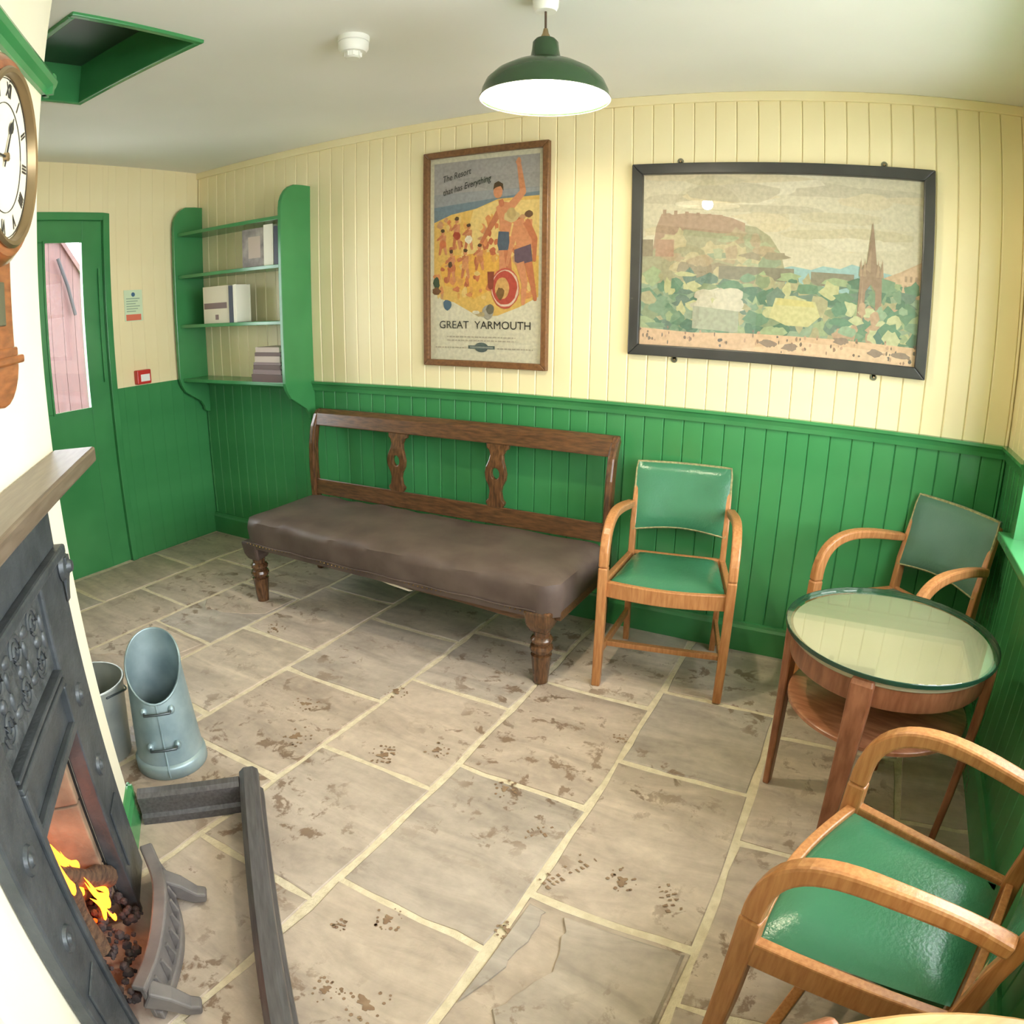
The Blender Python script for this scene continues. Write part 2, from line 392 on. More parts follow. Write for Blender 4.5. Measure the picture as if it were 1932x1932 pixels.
# end wall with the door
DY0, DY1, DZ = 1.42, 2.165, 2.025
wl = two_tone('wall_left', [(-L - .2, -L - T, DY1, D + .2, 0, ZD - .01, 1), (-L - .2, -L - T, DY1, D + .2, ZD - .01, H + .06, 0),
                            (-L - .2, -L - T, F - .2, DY0, 0, ZD - .01, 1), (-L - .2, -L - T, F - .2, DY0, ZD - .01, H + .06, 0), (-L - .2, -L - T, DY0, DY1, DZ, H + .06, 0)])
pl = lambda y: ((-L, y, 0), PI / 2)
for (y0, y1) in ((2.205, D), (F, 1.375)):
    boards(wl, y0, y1, ZD + .004, H, 'cream_paint', pl, ch=.0007, phase=D); boards(wl, y0, y1, 0, ZD + .004, 'green_paint', pl, ch=.0007, phase=D)
boards(wl, 1.375, 2.205, DZ + .04, H, 'cream_paint', pl, ch=.0007, phase=D)
# right wall with the window
wrp = []
for (y0, y1) in ((WY1, D + .2), (VY1, WY0), (F - .2, VY0)): wrp += [(R + T, R + .25, y0, y1, 0, ZD, 1), (R + T, R + .25, y0, y1, ZD, H + .06, 0)]
for (y0, y1) in ((WY0, WY1), (VY0, VY1)): wrp += [(R + T, R + .25, y0, y1, 0, WZ0 - .03, 1), (R + T, R + .25, y0, y1, WZ1, H + .06, 0)]
wr = two_tone('wall_right', wrp)
pr = lambda y: ((R, y, 0), -PI / 2)
for (y0, y1) in ((WY1 + .05, D), (VY1 + .05, WY0 - .05), (F, VY0 - .05)):
    boards(wr, y0, y1, ZD, H - .03, 'cream_paint', pr, phase=D); boards(wr, y0, y1, .1, ZD, 'green_paint', pr, phase=D)
for (y0, y1) in ((WY0 - .05, WY1 + .05), (VY0 - .05, VY1 + .05)):
    boards(wr, y0, y1, .1, WZ0 - .05, 'green_paint', pr, phase=D); boards(wr, y0, y1, WZ1 + .05, H - .03, 'cream_paint', pr, phase=D)
wf = two_tone('wall_front', [(-L - .2, R + .2, F - .25, F, 0, ZD, 1), (-L - .2, R + .2, F - .25, F, ZD, H + .06, 0)])
# trims
prof = lambda d: [(d, ZD - .052), (d - .012, ZD - .052), (d - .016, ZD - .034), (d - .024, ZD - .018), (d - .03, ZD - .012), (d - .03, ZD), (d, ZD)]
struct(MB().prism([(y, z) for y, z in prof(D)], -L, R, 'x').build('trim_1', 'green_paint'))
struct(MB().prism([(y - D + R, z) for y, z in prof(D)], WY1 + .05, D - .03, 'y').build('trim_2', 'green_paint'))
struct(box(-L, R, D - .012, D + .005, H - .04, H).build('trim_3', 'cream_paint', bevel=.003))
struct(box(R - .012, R + .005, WY1 - 2.4, D - .012, H - .04, H).build('trim_4', 'cream_paint', bevel=.003))
struct(MB().prism([(D + .005, 0), (D - .02, 0), (D - .02, .11), (D - .014, .122), (D - .012, .135), (D + .005, .135)], -L, R, 'x').build('baseboard_back', 'green_paint'))
struct(MB().prism([(R + .005, 0), (R - .02, 0), (R - .02, .11), (R - .014, .122), (R - .012, .135), (R + .005, .135)], F, D - .02, 'y').build('baseboard_right', 'green_paint'))
# ceiling with the hatch opening
HX0, HX1, HY0, HY1 = -2.69, -1.89, .955, 1.425
cb = MB()
for b in ((-L - .2, HX0, F - .2, D + .2), (HX1, R + .2, F - .2, D + .2), (HX0, HX1, F - .2, HY0), (HX0, HX1, HY1, D + .2)): cb.box(*b, H, H + .05)
struct(cb.build('ceiling', 'ceiling_white'))
hatch = thing('loft_hatch', 'dark green loft hatch recessed in the white ceiling above the fireplace', 'hatch', ((HX0 + HX1) / 2, (HY0 + HY1) / 2, H))
hx, hy = (HX1 - HX0) / 2, (HY1 - HY0) / 2
for (a, b, c, d) in ((-hx - .012, -hx + .012, -hy - .012, hy + .012), (hx - .012, hx + .012, -hy - .012, hy + .012), (-hx + .012, hx - .012, -hy - .012, -hy + .012), (-hx + .012, hx - .012, hy - .012, hy + .012)):
    box(a, b, c, d, -.012, .22).build('lining_board', 'green_paint', hatch, bevel=.004)
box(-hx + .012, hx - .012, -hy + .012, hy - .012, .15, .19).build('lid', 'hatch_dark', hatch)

# windows and door
def window(name, M, w, h, depth):
    """local: x along the wall, y outwards, z up from the sill; opening w x h"""
    o = bpy.data.objects.new(name, MB().box(-w / 2 - .05, w / 2 + .05, -.022, .0134, -.075, -.031).box(-w / 2 - .05, w / 2 + .05, -.02, .0134, h, h + .055)
        .box(-w / 2 - .055, -w / 2, -.02, .0134, 0, h).box(w / 2, w / 2 + .055, -.02, .0134, 0, h).mesh(name, 'green_paint')); COL.objects.link(o); struct(o); o.matrix_world = M
    MB().box(-w / 2 - .08, w / 2 + .08, -.06, depth, -.03, 0).build('window_sill', 'green_paint', o, bevel=.004)
    a, b, g = depth * .55, depth * .85, .0008
    fr = MB().box(-w / 2, -w / 2 + .05, a, b, .0, h).box(w / 2 - .05, w / 2, a, b, .0, h).box(-w / 2 + .05 + g, w / 2 - .05 - g, a, b, .0, .06).box(-w / 2 + .05 + g, w / 2 - .05 - g, a, b, h - .05, h)
    fr.box(-.02, .02, depth * .58, depth * .8, .06 + g, h - .05 - g)
    for (c, d) in ((-w / 2 + .05 + g, -.02 - g), (.02 + g, w / 2 - .05 - g)): fr.box(c, d, depth * .58, depth * .8, h * .62, h * .62 + .035)
    fr.build('window_frame', 'green_paint', o)
    for (a, b) in ((-w / 2 + .05, -.02), (.02, w / 2 - .05)):
        for (c, d) in ((.06, h * .62), (h * .62 + .035, h - .05)): box(a, b, depth * .68, depth * .69, c, d).build('pane', 'window_glass', o)
window('window_1', Matrix.Translation((R, (WY0 + WY1) / 2, WZ0)) @ Matrix.Rotation(-PI / 2, 4, 'Z'), WY1 - WY0, WZ1 - WZ0, .25)
window('window_added_light', Matrix.Translation((R, (VY0 + VY1) / 2, WZ0)) @ Matrix.Rotation(-PI / 2, 4, 'Z'), VY1 - VY0, WZ1 - WZ0, .25)  # added window, out of view, to let more daylight in
# door in the end wall : local x = into the room
door = struct(MB().box(-.05, -.012, DY0, 1.53, .005, DZ).box(-.05, -.012, 2.035, DY1, .005, DZ).box(-.05, -.012, 1.53, 2.035, .005, .963).box(-.05, -.012, 1.53, 2.035, 1.905, DZ).box(-.05, -.012, 1.745, 1.785, .963, 1.905)
    .build('door_1', 'green_paint', loc=(-L, 0, 0), bevel=.003))
for (a, b) in ((1.53, 1.745), (1.785, 2.035)):
    box(-.034, -.03, a, b, .963, 1.905).build('pane', 'window_glass', door)
    MB().box(-.012, -.004, a - .004, b + .004, .955, .967).box(-.012, -.004, a - .004, a + .008, .967, 1.9).box(-.012, -.004, b - .008, b + .004, .967, 1.9).box(-.012, -.004, a - .004, b + .004, 1.9, 1.912).build('glazing_bead', 'green_paint', door)
struct(MB().box(-.2, .012, DY1, 2.207, 0, DZ + .042).box(-.2, .012, 1.378, DY0, 0, DZ + .042).box(-.2, .012, DY0, DY1, DZ, DZ + .042).box(-.2, -.05, DY0, DY1, -.004, .004).build('trim_5', 'green_paint', loc=(-L, 0, 0), bevel=.004))
box(-.003, .002, 2.128, 2.140, 1.1, 1.75).build('draught_strip', 'green_paint', door)

# outside: yard and a red-brown boarded gable seen through the door glass
struct(box(-9, 7, -9, 9, -.32, -.13).build('ground_outside', 'ground_outside'))
gab = thing('boarded_shed', 'red-brown boarded shed gable seen through the glazed door', 'shed', (-6.6, 2.4, -.13))
GY = .9
gz = lambda y: 2.42 if y < GY else max(1.2, 2.42 - (y - GY) * 1.4)
for i in range(22):
    y0 = -1.3 + i * .13
    MB().prism([(y0, 0), (y0 + .126, 0), (y0 + .126, gz(y0 + .126)), (y0, gz(y0))], -.02, 0, 'x').build('plank', 'maroon_boards', gab)
MB().sweep([(.02, -1.2, 2.41), (.02, GY, 2.41), (.02, GY + .7, 1.43)], .05, .03, up=(1, 0, 0)).build('verge_board', 'maroon_boards', gab)
MB().tube([(.06, .85, 2.22), (.06, .95, 1.95), (.06, 1.02, 1.67)], .018, 8).build('downpipe', 'slate', gab)
box(-1.2, -.03, -1.3, 1.5, 0, 1.1).build('side_wall', 'maroon_boards', gab)

# ------------------------------------------------------------------ corner chimney breast and fireplace
CX, CY = -1.699, .787
TV = Vector((.75486, -.65588, 0)); NV = Vector((.65588, .75486, 0))
CM = Matrix(((TV.x, NV.x, 0, CX), (TV.y, NV.y, 0, CY), (0, 0, 1, 0), (0, 0, 0, 1)))   # local x along the face towards the camera, y out of it
CROT = math.atan2(TV.y, TV.x)
def cl(s, n=0, z=0): return tuple(CM @ Vector((s, n, z)))
OS0, OS1, OZ = .40, .775, .60
SW = 1.15
ch = MB().box(0, OS0, -1.3, 0, 0, H).box(OS1, SW, -1.3, 0, 0, H).box(OS0, OS1, -1.3, 0, OZ, H).box(OS0, OS1, -1.3, -.34, 0, OZ)
wc = struct(ch.build('wall_chimney', 'pale_cream')); wc.matrix_world = CM
bp_ = [(0, 0), (.018, 0), (.018, .085), (.012, .1), (.016, .112), (.006, .13), (0, .13)]
o = struct(MB().prism([(n, z) for n, z in bp_], -.018, .195, 'x').prism([(-n, z) for n, z in bp_], -1.2, .018, 'y').build('baseboard_chimney', 'green_paint')); o.matrix_world = CM
rp = [(0, 2.02), (.012, 2.02), (.016, 2.035), (.03, 2.045), (.034, 2.06), (.026, 2.075), (0, 2.075)]
o = struct(MB().prism(rp, -.03, SW, 'x').prism([(-n, z) for n, z in rp], -1.2, .03, 'y').build('trim_6', 'green_paint')); o.matrix_world = CM

fp = thing('fireplace', 'black cast-iron fireplace with floral frieze and a burning log fire', 'fireplace', (CX, CY, 0), CROT)
S0, S1, TH = .20, .94, .036
box(S0, OS0 - .015, 0.001, TH, 0, .93).build('pilaster', 'cast_iron', fp, bevel=.006)
box(OS1 + .015, S1, 0.001, TH, 0, .93).build('pilaster', 'cast_iron', fp, bevel=.006)
box(S0 + .012, S1 - .012, 0.001, TH - .006, .955, 1.08).build('top_frieze', 'cast_iron', fp, bevel=.005)
box(OS0 - .015, OS1 + .015, 0.001, TH - .012, .74, .93).build('floral_panel', 'cast_iron_relief', fp)
box(OS0 - .015, OS1 + .015, 0.001, TH - .008, OZ + .0, .70).build('lintel', 'cast_iron', fp, bevel=.004)
box(S0 - .008, S1 + .008, 0.001, TH + .014, .93, .955).build('cornice', 'cast_iron', fp, bevel=.006)
for z, tz in ((.70, .014), (.722, .01)): box(OS0 - .015, OS1 + .015, 0.001, TH + .006, z, z + tz).build('moulding', 'cast_iron', fp, bevel=.003)
for s in (OS0 - .004, OS1 + .004): box(s - .011, s + .011, 0.001, TH + .008, 0, .70).build('jamb_moulding', 'cast_iron', fp, bevel=.004)
box(OS0, OS1, TH - .01, TH + .008, OZ - .012, OZ + .012).build('arch_moulding', 'cast_iron', fp, bevel=.004)
for s in (S0 + .012, S1 - .012):
    MB().lathe([(.001, 0), (.03, .0), (.036, .01), (.03, .02), (.018, .024), (.012, .034), (.001, .036)], 16, M=Matrix.Translation((s, TH - .006, .905)) @ Matrix.Rotation(-PI / 2, 4, 'X')).build('corbel_boss', 'cast_iron', fp, smooth=40)
    MB().prism([(TH + .002, .93), (TH + .02, .93), (TH + .02, .915), (TH + .008, .85), (TH + .004, .82)], s - .016, s + .016, 'x').build('corbel', 'cast_iron', fp, bevel=.004)
# scrolled leaf relief on the frieze panel
def scroll(cx, cz, s, r):
    pts = []
    for i in range(20):
        a = s * (i / 19 * 3.4 * PI); q = r * (1 - .82 * i / 19); pts.append((cx + q * math.cos(a), TH - .012, cz + q * math.sin(a)))
    return pts
fr = MB()
for k in range(3):
    cx = OS0 + .06 + k * .128
    for sg in (-1, 1):
        fr.tube(scroll(cx, .835 + sg * .042, sg, .036), .0055, 6)
        fr.ball((cx + .06, TH - .012, .835 + sg * .05), (.02, .007, .012)); fr.ball((cx - .05, TH - .012, .835 + sg * .02), (.01, .007, .02))
    fr.ball((cx, TH - .012, .835), (.014, .009, .014))
fr.build('leaf_relief', 'cast_iron', fp, smooth=40)
for s in (.30, .865):
    for z in (.62, .42):
        MB().lathe([(.001, 0), (.03, 0), (.026, .008), (.014, .006), (.008, .012), (.001, .012)], 14, M=Matrix.Translation((s, TH - .001, z)) @ Matrix.Rotation(-PI / 2, 4, 'X')).build('rosette', 'cast_iron', fp, smooth=40)
    box(s - .045, s + .045, TH - .001, TH + .006, .12, .3).build('pilaster_panel', 'cast_iron', fp, bevel=.003)
mts = thing('mantel_shelf', 'dark brown wooden mantel shelf above the cast-iron fireplace', 'shelf', (CX, CY, 1.08), CROT)
box(-.0, 1.13, 0.001, .112, .02, .058).build('board', 'mantel_wood', mts, bevel=.006)
box(.03, 1.10, 0.001, .075, .0, .02).build('shelf_moulding', 'mantel_wood', mts, bevel=.008)
# firebox lined with fireclay, logs, flames, ash
for i, (a, b) in enumerate(((0, .2), (.2, .4), (.4, .6))):
    MB().prism([(OS0 + .004, -.005), (OS0 + .03, -.005), (OS0 + .075, -.27), (OS0 + .004, -.27)], a + .002, b - .002, 'z').build('fire_brick', 'firebrick', fp, bevel=.004)
    MB().prism([(OS1 - .004, -.005), (OS1 - .03, -.005), (OS1 - .075, -.27), (OS1 - .004, -.27)], a + .002, b - .002, 'z').build('fire_brick', 'firebrick', fp, bevel=.004)
    box(OS0 + .04, OS1 - .04, -.33, -.275, a + .002, b - .002).build('fire_brick', 'firebrick', fp, bevel=.004)
for (a, b) in ((OS0 + .0005, OS0 + .0035), (OS1 - .0035, OS1 - .0005)): box(a, b, -.335, -.001, .0, OZ - .001).build('jamb_lining', 'soot', fp)
box(OS0 + .004, OS1 - .004, -.335, -.001, OZ - .006, OZ - .0005).build('throat_plate', 'soot', fp)
for k in range(7): MB().tube([(OS0 + .06 + k * .043, -.25, .12), (OS0 + .06 + k * .043, .0, .105)], .008, 6).build('grate_bar', 'soot', fp)
ash = MB(); rnd = random.Random(3)
for _ in range(260):
    q = rnd.uniform(-.24, .06)
    ash.ball((rnd.uniform(OS0 + .03, OS1 - .02), q, rnd.uniform(.0, .03) + (.115 if q < 0 else .085 - q)), rnd.uniform(.005, .015), 6, 4)
a_ = ash.build('ash_and_cinders', 'charred', fp); a_['kind'] = 'stuff'
def log(p0, p1, r, m='bark'):
    rn = random.Random(int(p0[0] * 1000)); p0, p1 = Vector(p0), Vector(p1)
    path = [p0.lerp(p1, i / 6) + Vector((rn.uniform(-.004, .004), 0, rn.uniform(-.004, .004))) for i in range(7)]
    o = MB().tube(path, [r * rn.uniform(.9, 1.08) for _ in path], 10).build('log', m, fp, smooth=60)
    d = (p1 - p0).normalized()
    for p, sg in ((path[0], -1), (path[-1], 1)):
        MB().tube([p, p + d * sg * .003], r * .93, 10).build('log_end', 'cut_wood' if m == 'bark' else m, o)
    return o
log((.66, -.06, .385), (.425, .0, .165), .028)
log((.70, -.10, .30), (.44, -.07, .15), .034, 'charred')
log((.47, -.22, .17), (.72, -.2, .16), .04, 'charred')
log((.49, -.16, .19), (.70, -.12, .17), .036, 'charred')
log((.46, -.20, .24), (.50, -.10, .42), .028)
log((.66, -.015, .14), (.60, -.05, .30), .034)
log((.74, -.03, .14), (.68, -.17, .17), .034)
emb = MB()
for _ in range(60): emb.ball((rnd.uniform(OS0 + .08, OS1 - .08), rnd.uniform(-.22, -.03), rnd.uniform(.13, .15)), rnd.uniform(.006, .014), 6, 4)
e_ = emb.build('embers', 'ember', fp); e_['kind'] = 'stuff'
def flame(x, y, z, ln, w, dx, dz):
    """a licking tongue from (x,y,z) along (dx,dz)"""
    q = random.Random(int(x * 1e4)); path = []; n = 7
    for i in range(n + 1):
        t = i / n; path.append((x + dx * ln * t + .012 * math.sin(t * 5 + x * 60) * t, y + .006 * math.sin(t * 4), z + dz * ln * t + .03 * t * t))
    ws = [w * k for k in (.35, .8, 1, .85, .6, .45, .22, .03)]
    return MB().sweep(path, ws, [.45 * k for k in ws], up=(0, 1, 0), n=8).build('flame', 'flame', fp, smooth=60)
for a in ((.535, -.045, .30, .17, .032, .5, .8), (.57, -.04, .31, .13, .026, .3, .9), (.50, -.035, .27, .10, .024, .6, .7), (.545, -.03, .235, .08, .026, .7, .6), (.495, .0, .13, .16, .036, .5, .8), (.53, .0, .15, .13, .03, .35, .9), (.465, -.005, .14, .09, .024, .6, .7),
          (.56, .0, .15, .07, .024, .2, .95), (.62, -.02, .3, .08, .03, .2, .9), (.56, -.1, .22, .14, .036, .1, 1), (.62, -.11, .22, .15, .036, -.1, 1), (.49, -.09, .2, .11, .03, .1, 1), (.515, .008, .11, .05, .02, .7, .6), (.44, -.02, .14, .05, .02, .3, .9)): flame(*a)

fret = thing('hearth_fret', 'grey cast-iron hearth fret with two clawed feet below the fire', 'fire fret', (CX, CY, 0), CROT)
fs = [OS0 - .12 + i * (OS1 - OS0 + .11) / 12 for i in range(13)]
bow = lambda s: .088 + .055 * math.sin(PI * max(0, min(1, (s - fs[0]) / (fs[-1] - fs[0]))))
zt = lambda s: .10 + .045 * math.sin(PI * (s - fs[0]) / (fs[-1] - fs[0])) ** 2 + .02 * abs(math.cos(PI * (s - fs[0]) / (fs[-1] - fs[0]))) ** 6
MB().sweep([(s, bow(s), zt(s) / 2 + .012) for s in fs], .012, [zt(s) - .02 for s in fs]).build('front_plate', 'fret_iron', fret, bevel=.002)
MB().sweep([(s, bow(s) - .006, zt(s) + .006) for s in fs], .036, .018).build('top_rail', 'fret_iron', fret, bevel=.005)
MB().sweep([(s, bow(s) + .006, .022) for s in fs], .03, .03).build('bottom_rail', 'fret_iron', fret, bevel=.005)
for k in range(9):
    s = fs[0] + (k + 1) * (fs[-1] - fs[0]) / 10
    MB().sweep([(s, bow(s) + .008, .035), (s, bow(s) + .014, .07), (s, bow(s) + .008, .108)], [.012, .02, .012], .01).build('relief_rib', 'fret_iron', fret, bevel=.002)
for s in (fs[0] + .10, fs[-1] - .02):
    MB().sweep([(s, bow(s) - .01, .085), (s, bow(s) + .035, .06), (s, bow(s) + .075, .024), (s, bow(s) + .105, .018)], [.05, .046, .04, .034], [.06, .05, .036, .03], up=(0, 0, 1)).build('claw_foot', 'fret_iron', fret, bevel=.006)

fen = thing('fender', 'dark wooden-looking moulded hearth fender on the flagstones before the fire', 'fender', (CX, CY, 0), CROT)
fprof = [(-.034, .0), (.034, 0), (.034, .028), (.024, .04), (.024, .075), (.03, .088), (.028, .108), (.014, .12), (-.014, .12), (-.03, .105), (-.03, .085), (-.024, .07), (-.024, .03), (-.034, .022)]
fp2 = [(a * .92, b * .9) for a, b in fprof]
MB().prism([(.378 + a, b) for a, b in fprof], -.035, 1.12, 'x').build('front_bar', 'fender_iron', fen, smooth=35)
MB().prism([(.003 + a, b) for a, b in fp2], .03, .346, 'y').build('side_bar', 'fender_iron', fen, smooth=35)
MB().prism([(1.082 + a, b) for a, b in fp2], .03, .346, 'y').build('side_bar', 'fender_iron', fen, smooth=35)

# coal scuttle: slanting mouth towards the fire
sx, sy = -1.86, 1.065
scu = thing('coal_scuttle', 'galvanised coal scuttle with a slanting open mouth beside the fender', 'coal scuttle', (sx, sy, 0), math.atan2(-.8, .95))
def scut(inner):
    m = MB(); n = 36; rows = 9; v = []; f = []; e = .004 if inner else 0
    for j in range(rows):
        t = j / (rows - 1)
        for i in range(n):
            a = 2 * PI * i / n; c, s_ = math.cos(a), math.sin(a)
            ztop = .352 - .088 * c + .016 * s_ * s_
            z = .03 + (ztop - .03) * t
            q = z / .5; rx = .118 - .034 * q - e; ry = .118 - .036 * q - e; off = -.05 * q
            v.append((off + rx * c, ry * s_, z))
    for j in range(rows - 1):
        for i in range(n):
            k = (i + 1) % n; f.append((j * n + i, j * n + k, (j + 1) * n + k, (j + 1) * n + i))
    m.add(v, f); return m, v[-n:]
m, rim = scut(False); m2, rim2 = scut(True); m.add(m2.v, [q[::-1] for q in m2.f])
m.build('body', 'galvanised', scu, smooth=60)
MB().tube(rim, .0042, 6, closed=True).build('rolled_rim', 'galvanised', scu, smooth=60)
MB().lathe([(.121, 0), (.124, .004), (.123, .04), (.118, .046), (.112, .05), (.105, .03), (.001, .03)], 36).build('foot_band', 'galvanised', scu, smooth=40)
MB().tube([(.1255, 0, .012), (.125, 0, .04), (.112, 0, .052), (.092, 0, .16), (.0745, 0, .262)], .003, 6).build('seam', 'galvanised', scu, smooth=50)
for z, rx in ((.238, .073), (.12, .102)):
    h_ = MB().tube([(rx - .005, -.045, z), (rx + .022, -.042, z + .002), (rx + .028, 0, z + .004), (rx + .022, .042, z + .002), (rx - .005, .045, z)], .0045, 8).build('handle', 'steel_wire', scu, smooth=50)
    for s in (-1, 1): MB().ball((rx - .006, .046 * s, z), (.014, .012, .016)).build('handle_lug', 'galvanised', h_, smooth=60)
bk = thing('bucket', 'plain grey galvanised bucket half hidden behind the chimney corner', 'bucket', (-2.095, .93, 0))
MB().lathe([(.001, .012), (.09, .012), (.095, 0), (.1, .004), (.13, .29), (.127, .29), (.092, .02), (.001, .02)], 36).build('body', 'galvanised_grey', bk, smooth=40)
MB().tube([(.131 * math.cos(i * PI / 16), .131 * math.sin(i * PI / 16), .29) for i in range(32)], .005, 6, closed=True).build('rolled_rim', 'galvanised_grey', bk, smooth=60)
MB().tube([(.132 * math.cos(a), .132 * math.sin(a) * 1, .272 - .05 * math.sin(a) ** 2) for a in [PI * i / 14 for i in range(15)]], .0035, 6).build('bail_handle', 'steel_wire', bk, smooth=60)
for k in range(5): MB().ball((.03 * math.cos(k * 2.4), .04 * math.sin(k * 2.4), .05), (.035, .028, .03), 7, 5).build('coal', 'soot', bk)

# drop-dial wall clock on the chimney breast
ck = thing('wall_clock', 'round drop-dial wooden wall clock with Roman numerals above the mantel shelf', 'clock', cl(.502, 0, 1.75), CROT)
FM = Matrix.Rotation(-PI / 2, 4, 'X')     # lathe axis -> local +y (out of the wall) ; local x along the wall
def disc(prof, n=48, cap=True): return MB().lathe(prof, n, cap=cap, M=Matrix.Rotation(-PI / 2, 4, 'X'))
box(-.105, .105, .001, .06, -.36, .12).build('case', 'clock_wood', ck, bevel=.006)
MB().prism([(-.105, -.34)] + [(.105 * math.cos(math.radians(180 + i * 15)), -.36 + .085 * math.sin(math.radians(180 + i * 15))) for i in range(1, 12)] + [(.105, -.34)], .001, .066, 'y').build('drop_base', 'clock_wood', ck, bevel=.004)
box(-.118, .118, .001, .074, -.372, -.356).build('drop_moulding', 'clock_wood', ck, bevel=.004)
box(-.05, .05, .06, .064, -.30, -.22).build('pendulum_window', 'tarnish', ck, bevel=.002)
disc([(.1, .03), (.198, .03), (.2, .05), (.194, .072), (.178, .088), (.16, .09), (.157, .07), (.1, .07)]).build('dial_surround', 'clock_wood', ck, smooth=35)
disc([(.158, .074), (.165, .094), (.16, .1), (.152, .098), (.148, .08)], cap=False).build('bezel', 'brass', ck, smooth=35)
fc = disc([(.0005, .076), (.152, .076), (.152, .08), (.0005, .08)]).build('dial', 'clock_face', ck)
def text_mesh(s, size, shear=0, bold=0):
    c = bpy.data.curves.new('lettering', 'FONT'); c.body = s; c.size = size; c.align_x = 'CENTER'; c.align_y = 'CENTER'; c.shear = shear; c.offset = bold; c.resolution_u = 3
    o = bpy.data.objects.new('lettering_tmp', c); COL.objects.link(o); dg = bpy.context.evaluated_depsgraph_get()
    me = bpy.data.meshes.new_from_object(o.evaluated_get(dg)); bpy.data.objects.remove(o); bpy.data.curves.remove(c); return me
def lettering(s, size, M, material, parent, name='lettering', sx=1, **k):
    me = text_mesh(s, size, **k); me.transform(M @ Matrix.Diagonal((sx, 1, 1, 1))); me.materials.clear(); me.materials.append(MATS[material] if isinstance(material, str) else material)
    bm = bmesh.new(); bm.from_mesh(me); bmesh.ops.remove_doubles(bm, verts=bm.verts, dist=1e-7); seen = set(); out = []
    for f0 in bm.faces:
        if f0 in seen: continue
        isl = [f0]; seen.add(f0)
        for q in isl:
            for e in q.edges:
                for g in e.link_faces:
                    if g not in seen: seen.add(g); isl.append(g)
        vs = list({v for q in isl for v in q.verts}); ix = {v: k for k, v in enumerate(vs)}
        out.append(([tuple(v.co) for v in vs], [tuple(ix[v] for v in q.verts) for q in isl]))
    bm.free()
    if name in ('numeral', 'script_lettering'): out = [(sum([a for a, b in out], []), [tuple(i + sum(len(a) for a, b in out[:k]) for i in q) for k, (a, b) in enumerate(out) for q in b])]
    for a, b in out:
        m2 = bpy.data.meshes.new(name); m2.from_pydata(a, [], b); m2.materials.append(me.materials[0])
        o = bpy.data.objects.new(name, m2); COL.objects.link(o); o.parent = parent
    return o
for i, s in enumerate(('XII', 'I', 'II', 'III', 'IIII', 'V', 'VI', 'VII', 'VIII', 'IX', 'X', 'XI')):
    a = PI / 2 - i * PI / 6
    # the dial is seen from +y, where local +x runs to the left: mirror the clockwise order
    M_ = Matrix.Translation((-.124 * math.cos(a), .0812, .124 * math.sin(a))) @ Matrix.Rotation(PI, 4, 'Z') @ Matrix.Rotation(PI / 2, 4, 'X') @ Matrix.Rotation(a - PI / 2, 4, 'Z')
    lettering(s, .036, M_, 'black_ink', fc, 'numeral', sx=.7, bold=.0012)
mt = MB()
for r in (.1, .145): mt.tube([(r * math.cos(i * PI / 24), .0812, r * math.sin(i * PI / 24)) for i in range(48)], .0007, 4, closed=True)
for i in range(60): mt.box(-.0008, .0008, .0806, .0814, .141, .146) if i == 0 else None
mt.build('minute_track', 'black_ink', fc)
def hand(name, ang, ln, w):      # ang clockwise from XII as seen from the room
    d = Vector((-math.sin(ang), 0, math.cos(ang))); p = Vector((-d.z, 0, d.x)); y = .084
    q = [(-.02, .25), (.0, .5), (ln * .6, .35), (ln * .68, 1.4), (ln * .8, 1.5), (ln * .9, .4), (ln, .05)]
    pts = [d * a + p * w * b for a, b in q] + [d * a - p * w * b for a, b in reversed(q)]
    return MB().prism([(v.x, v.z) for v in pts], y, y + .0015, 'y').build(name, 'black_ink', ck)
hand('hour_hand', math.radians(22), .085, .006); hand('minute_hand', math.radians(268), .125, .004)
disc([(.0005, .08), (.008, .08), (.008, .089), (.0005, .09)], 14).build('hand_boss', 'brass', ck)

# ------------------------------------------------------------------ pendant lamp and smoke detector
LX, LY = -.862, 1.812
lamp = thing('pendant_lamp', 'green enamel pendant lamp hanging lit from the ceiling', 'lamp', (LX, LY, 2.035))
zr = H - 2.035
MB().lathe([(.001, zr - .045), (.03, zr - .045), (.036, zr - .03), (.038, zr - .005), (.038, zr), (.001, zr)], 24).build('ceiling_rose', 'white_plastic', lamp, smooth=40)
MB().tube([(0, 0, .205), (0, 0, zr - .045)], .0035, 8).build('flex', 'flex', lamp)
MB().lathe([(.001, .215), (.006, .215), (.009, .2), (.014, .19), (.016, .178), (.001, .178)], 16).build('flex_grip', 'brass', lamp, smooth=40)
MB().lathe([(.001, .182), (.028, .182), (.036, .172), (.038, .15), (.042, .128), (.048, .118), (.001, .118)], 28).build('gallery', 'lamp_green', lamp, smooth=40)
sp = [(.046, .12), (.06, .112), (.1, .098), (.14, .075), (.165, .05), (.176, .025), (.178, .012), (.184, .0)]
MB().lathe(sp + [(.181, .0), (.1755, .012), (.173, .025), (.162, .048), (.138, .072), (.1, .094), (.06, .107), (.046, .115)], 48, cap=False).build('shade', 'lamp_green', lamp, smooth=50)
MB().lathe([(.1825, -.001), (.1745, .0115), (.1722, .0245), (.161, .0472), (.137, .071), (.099, .093), (.059, .106), (.02, .108), (.001, .108)], 48, cap=False).build('shade_lining', 'lamp_white', lamp, smooth=50)
MB().lathe([(.001, .018), (.018, .021), (.03, .034), (.033, .05), (.027, .068), (.016, .084), (.013, .105), (.001, .105)], 20).build('bulb', 'bulb', lamp, smooth=60)
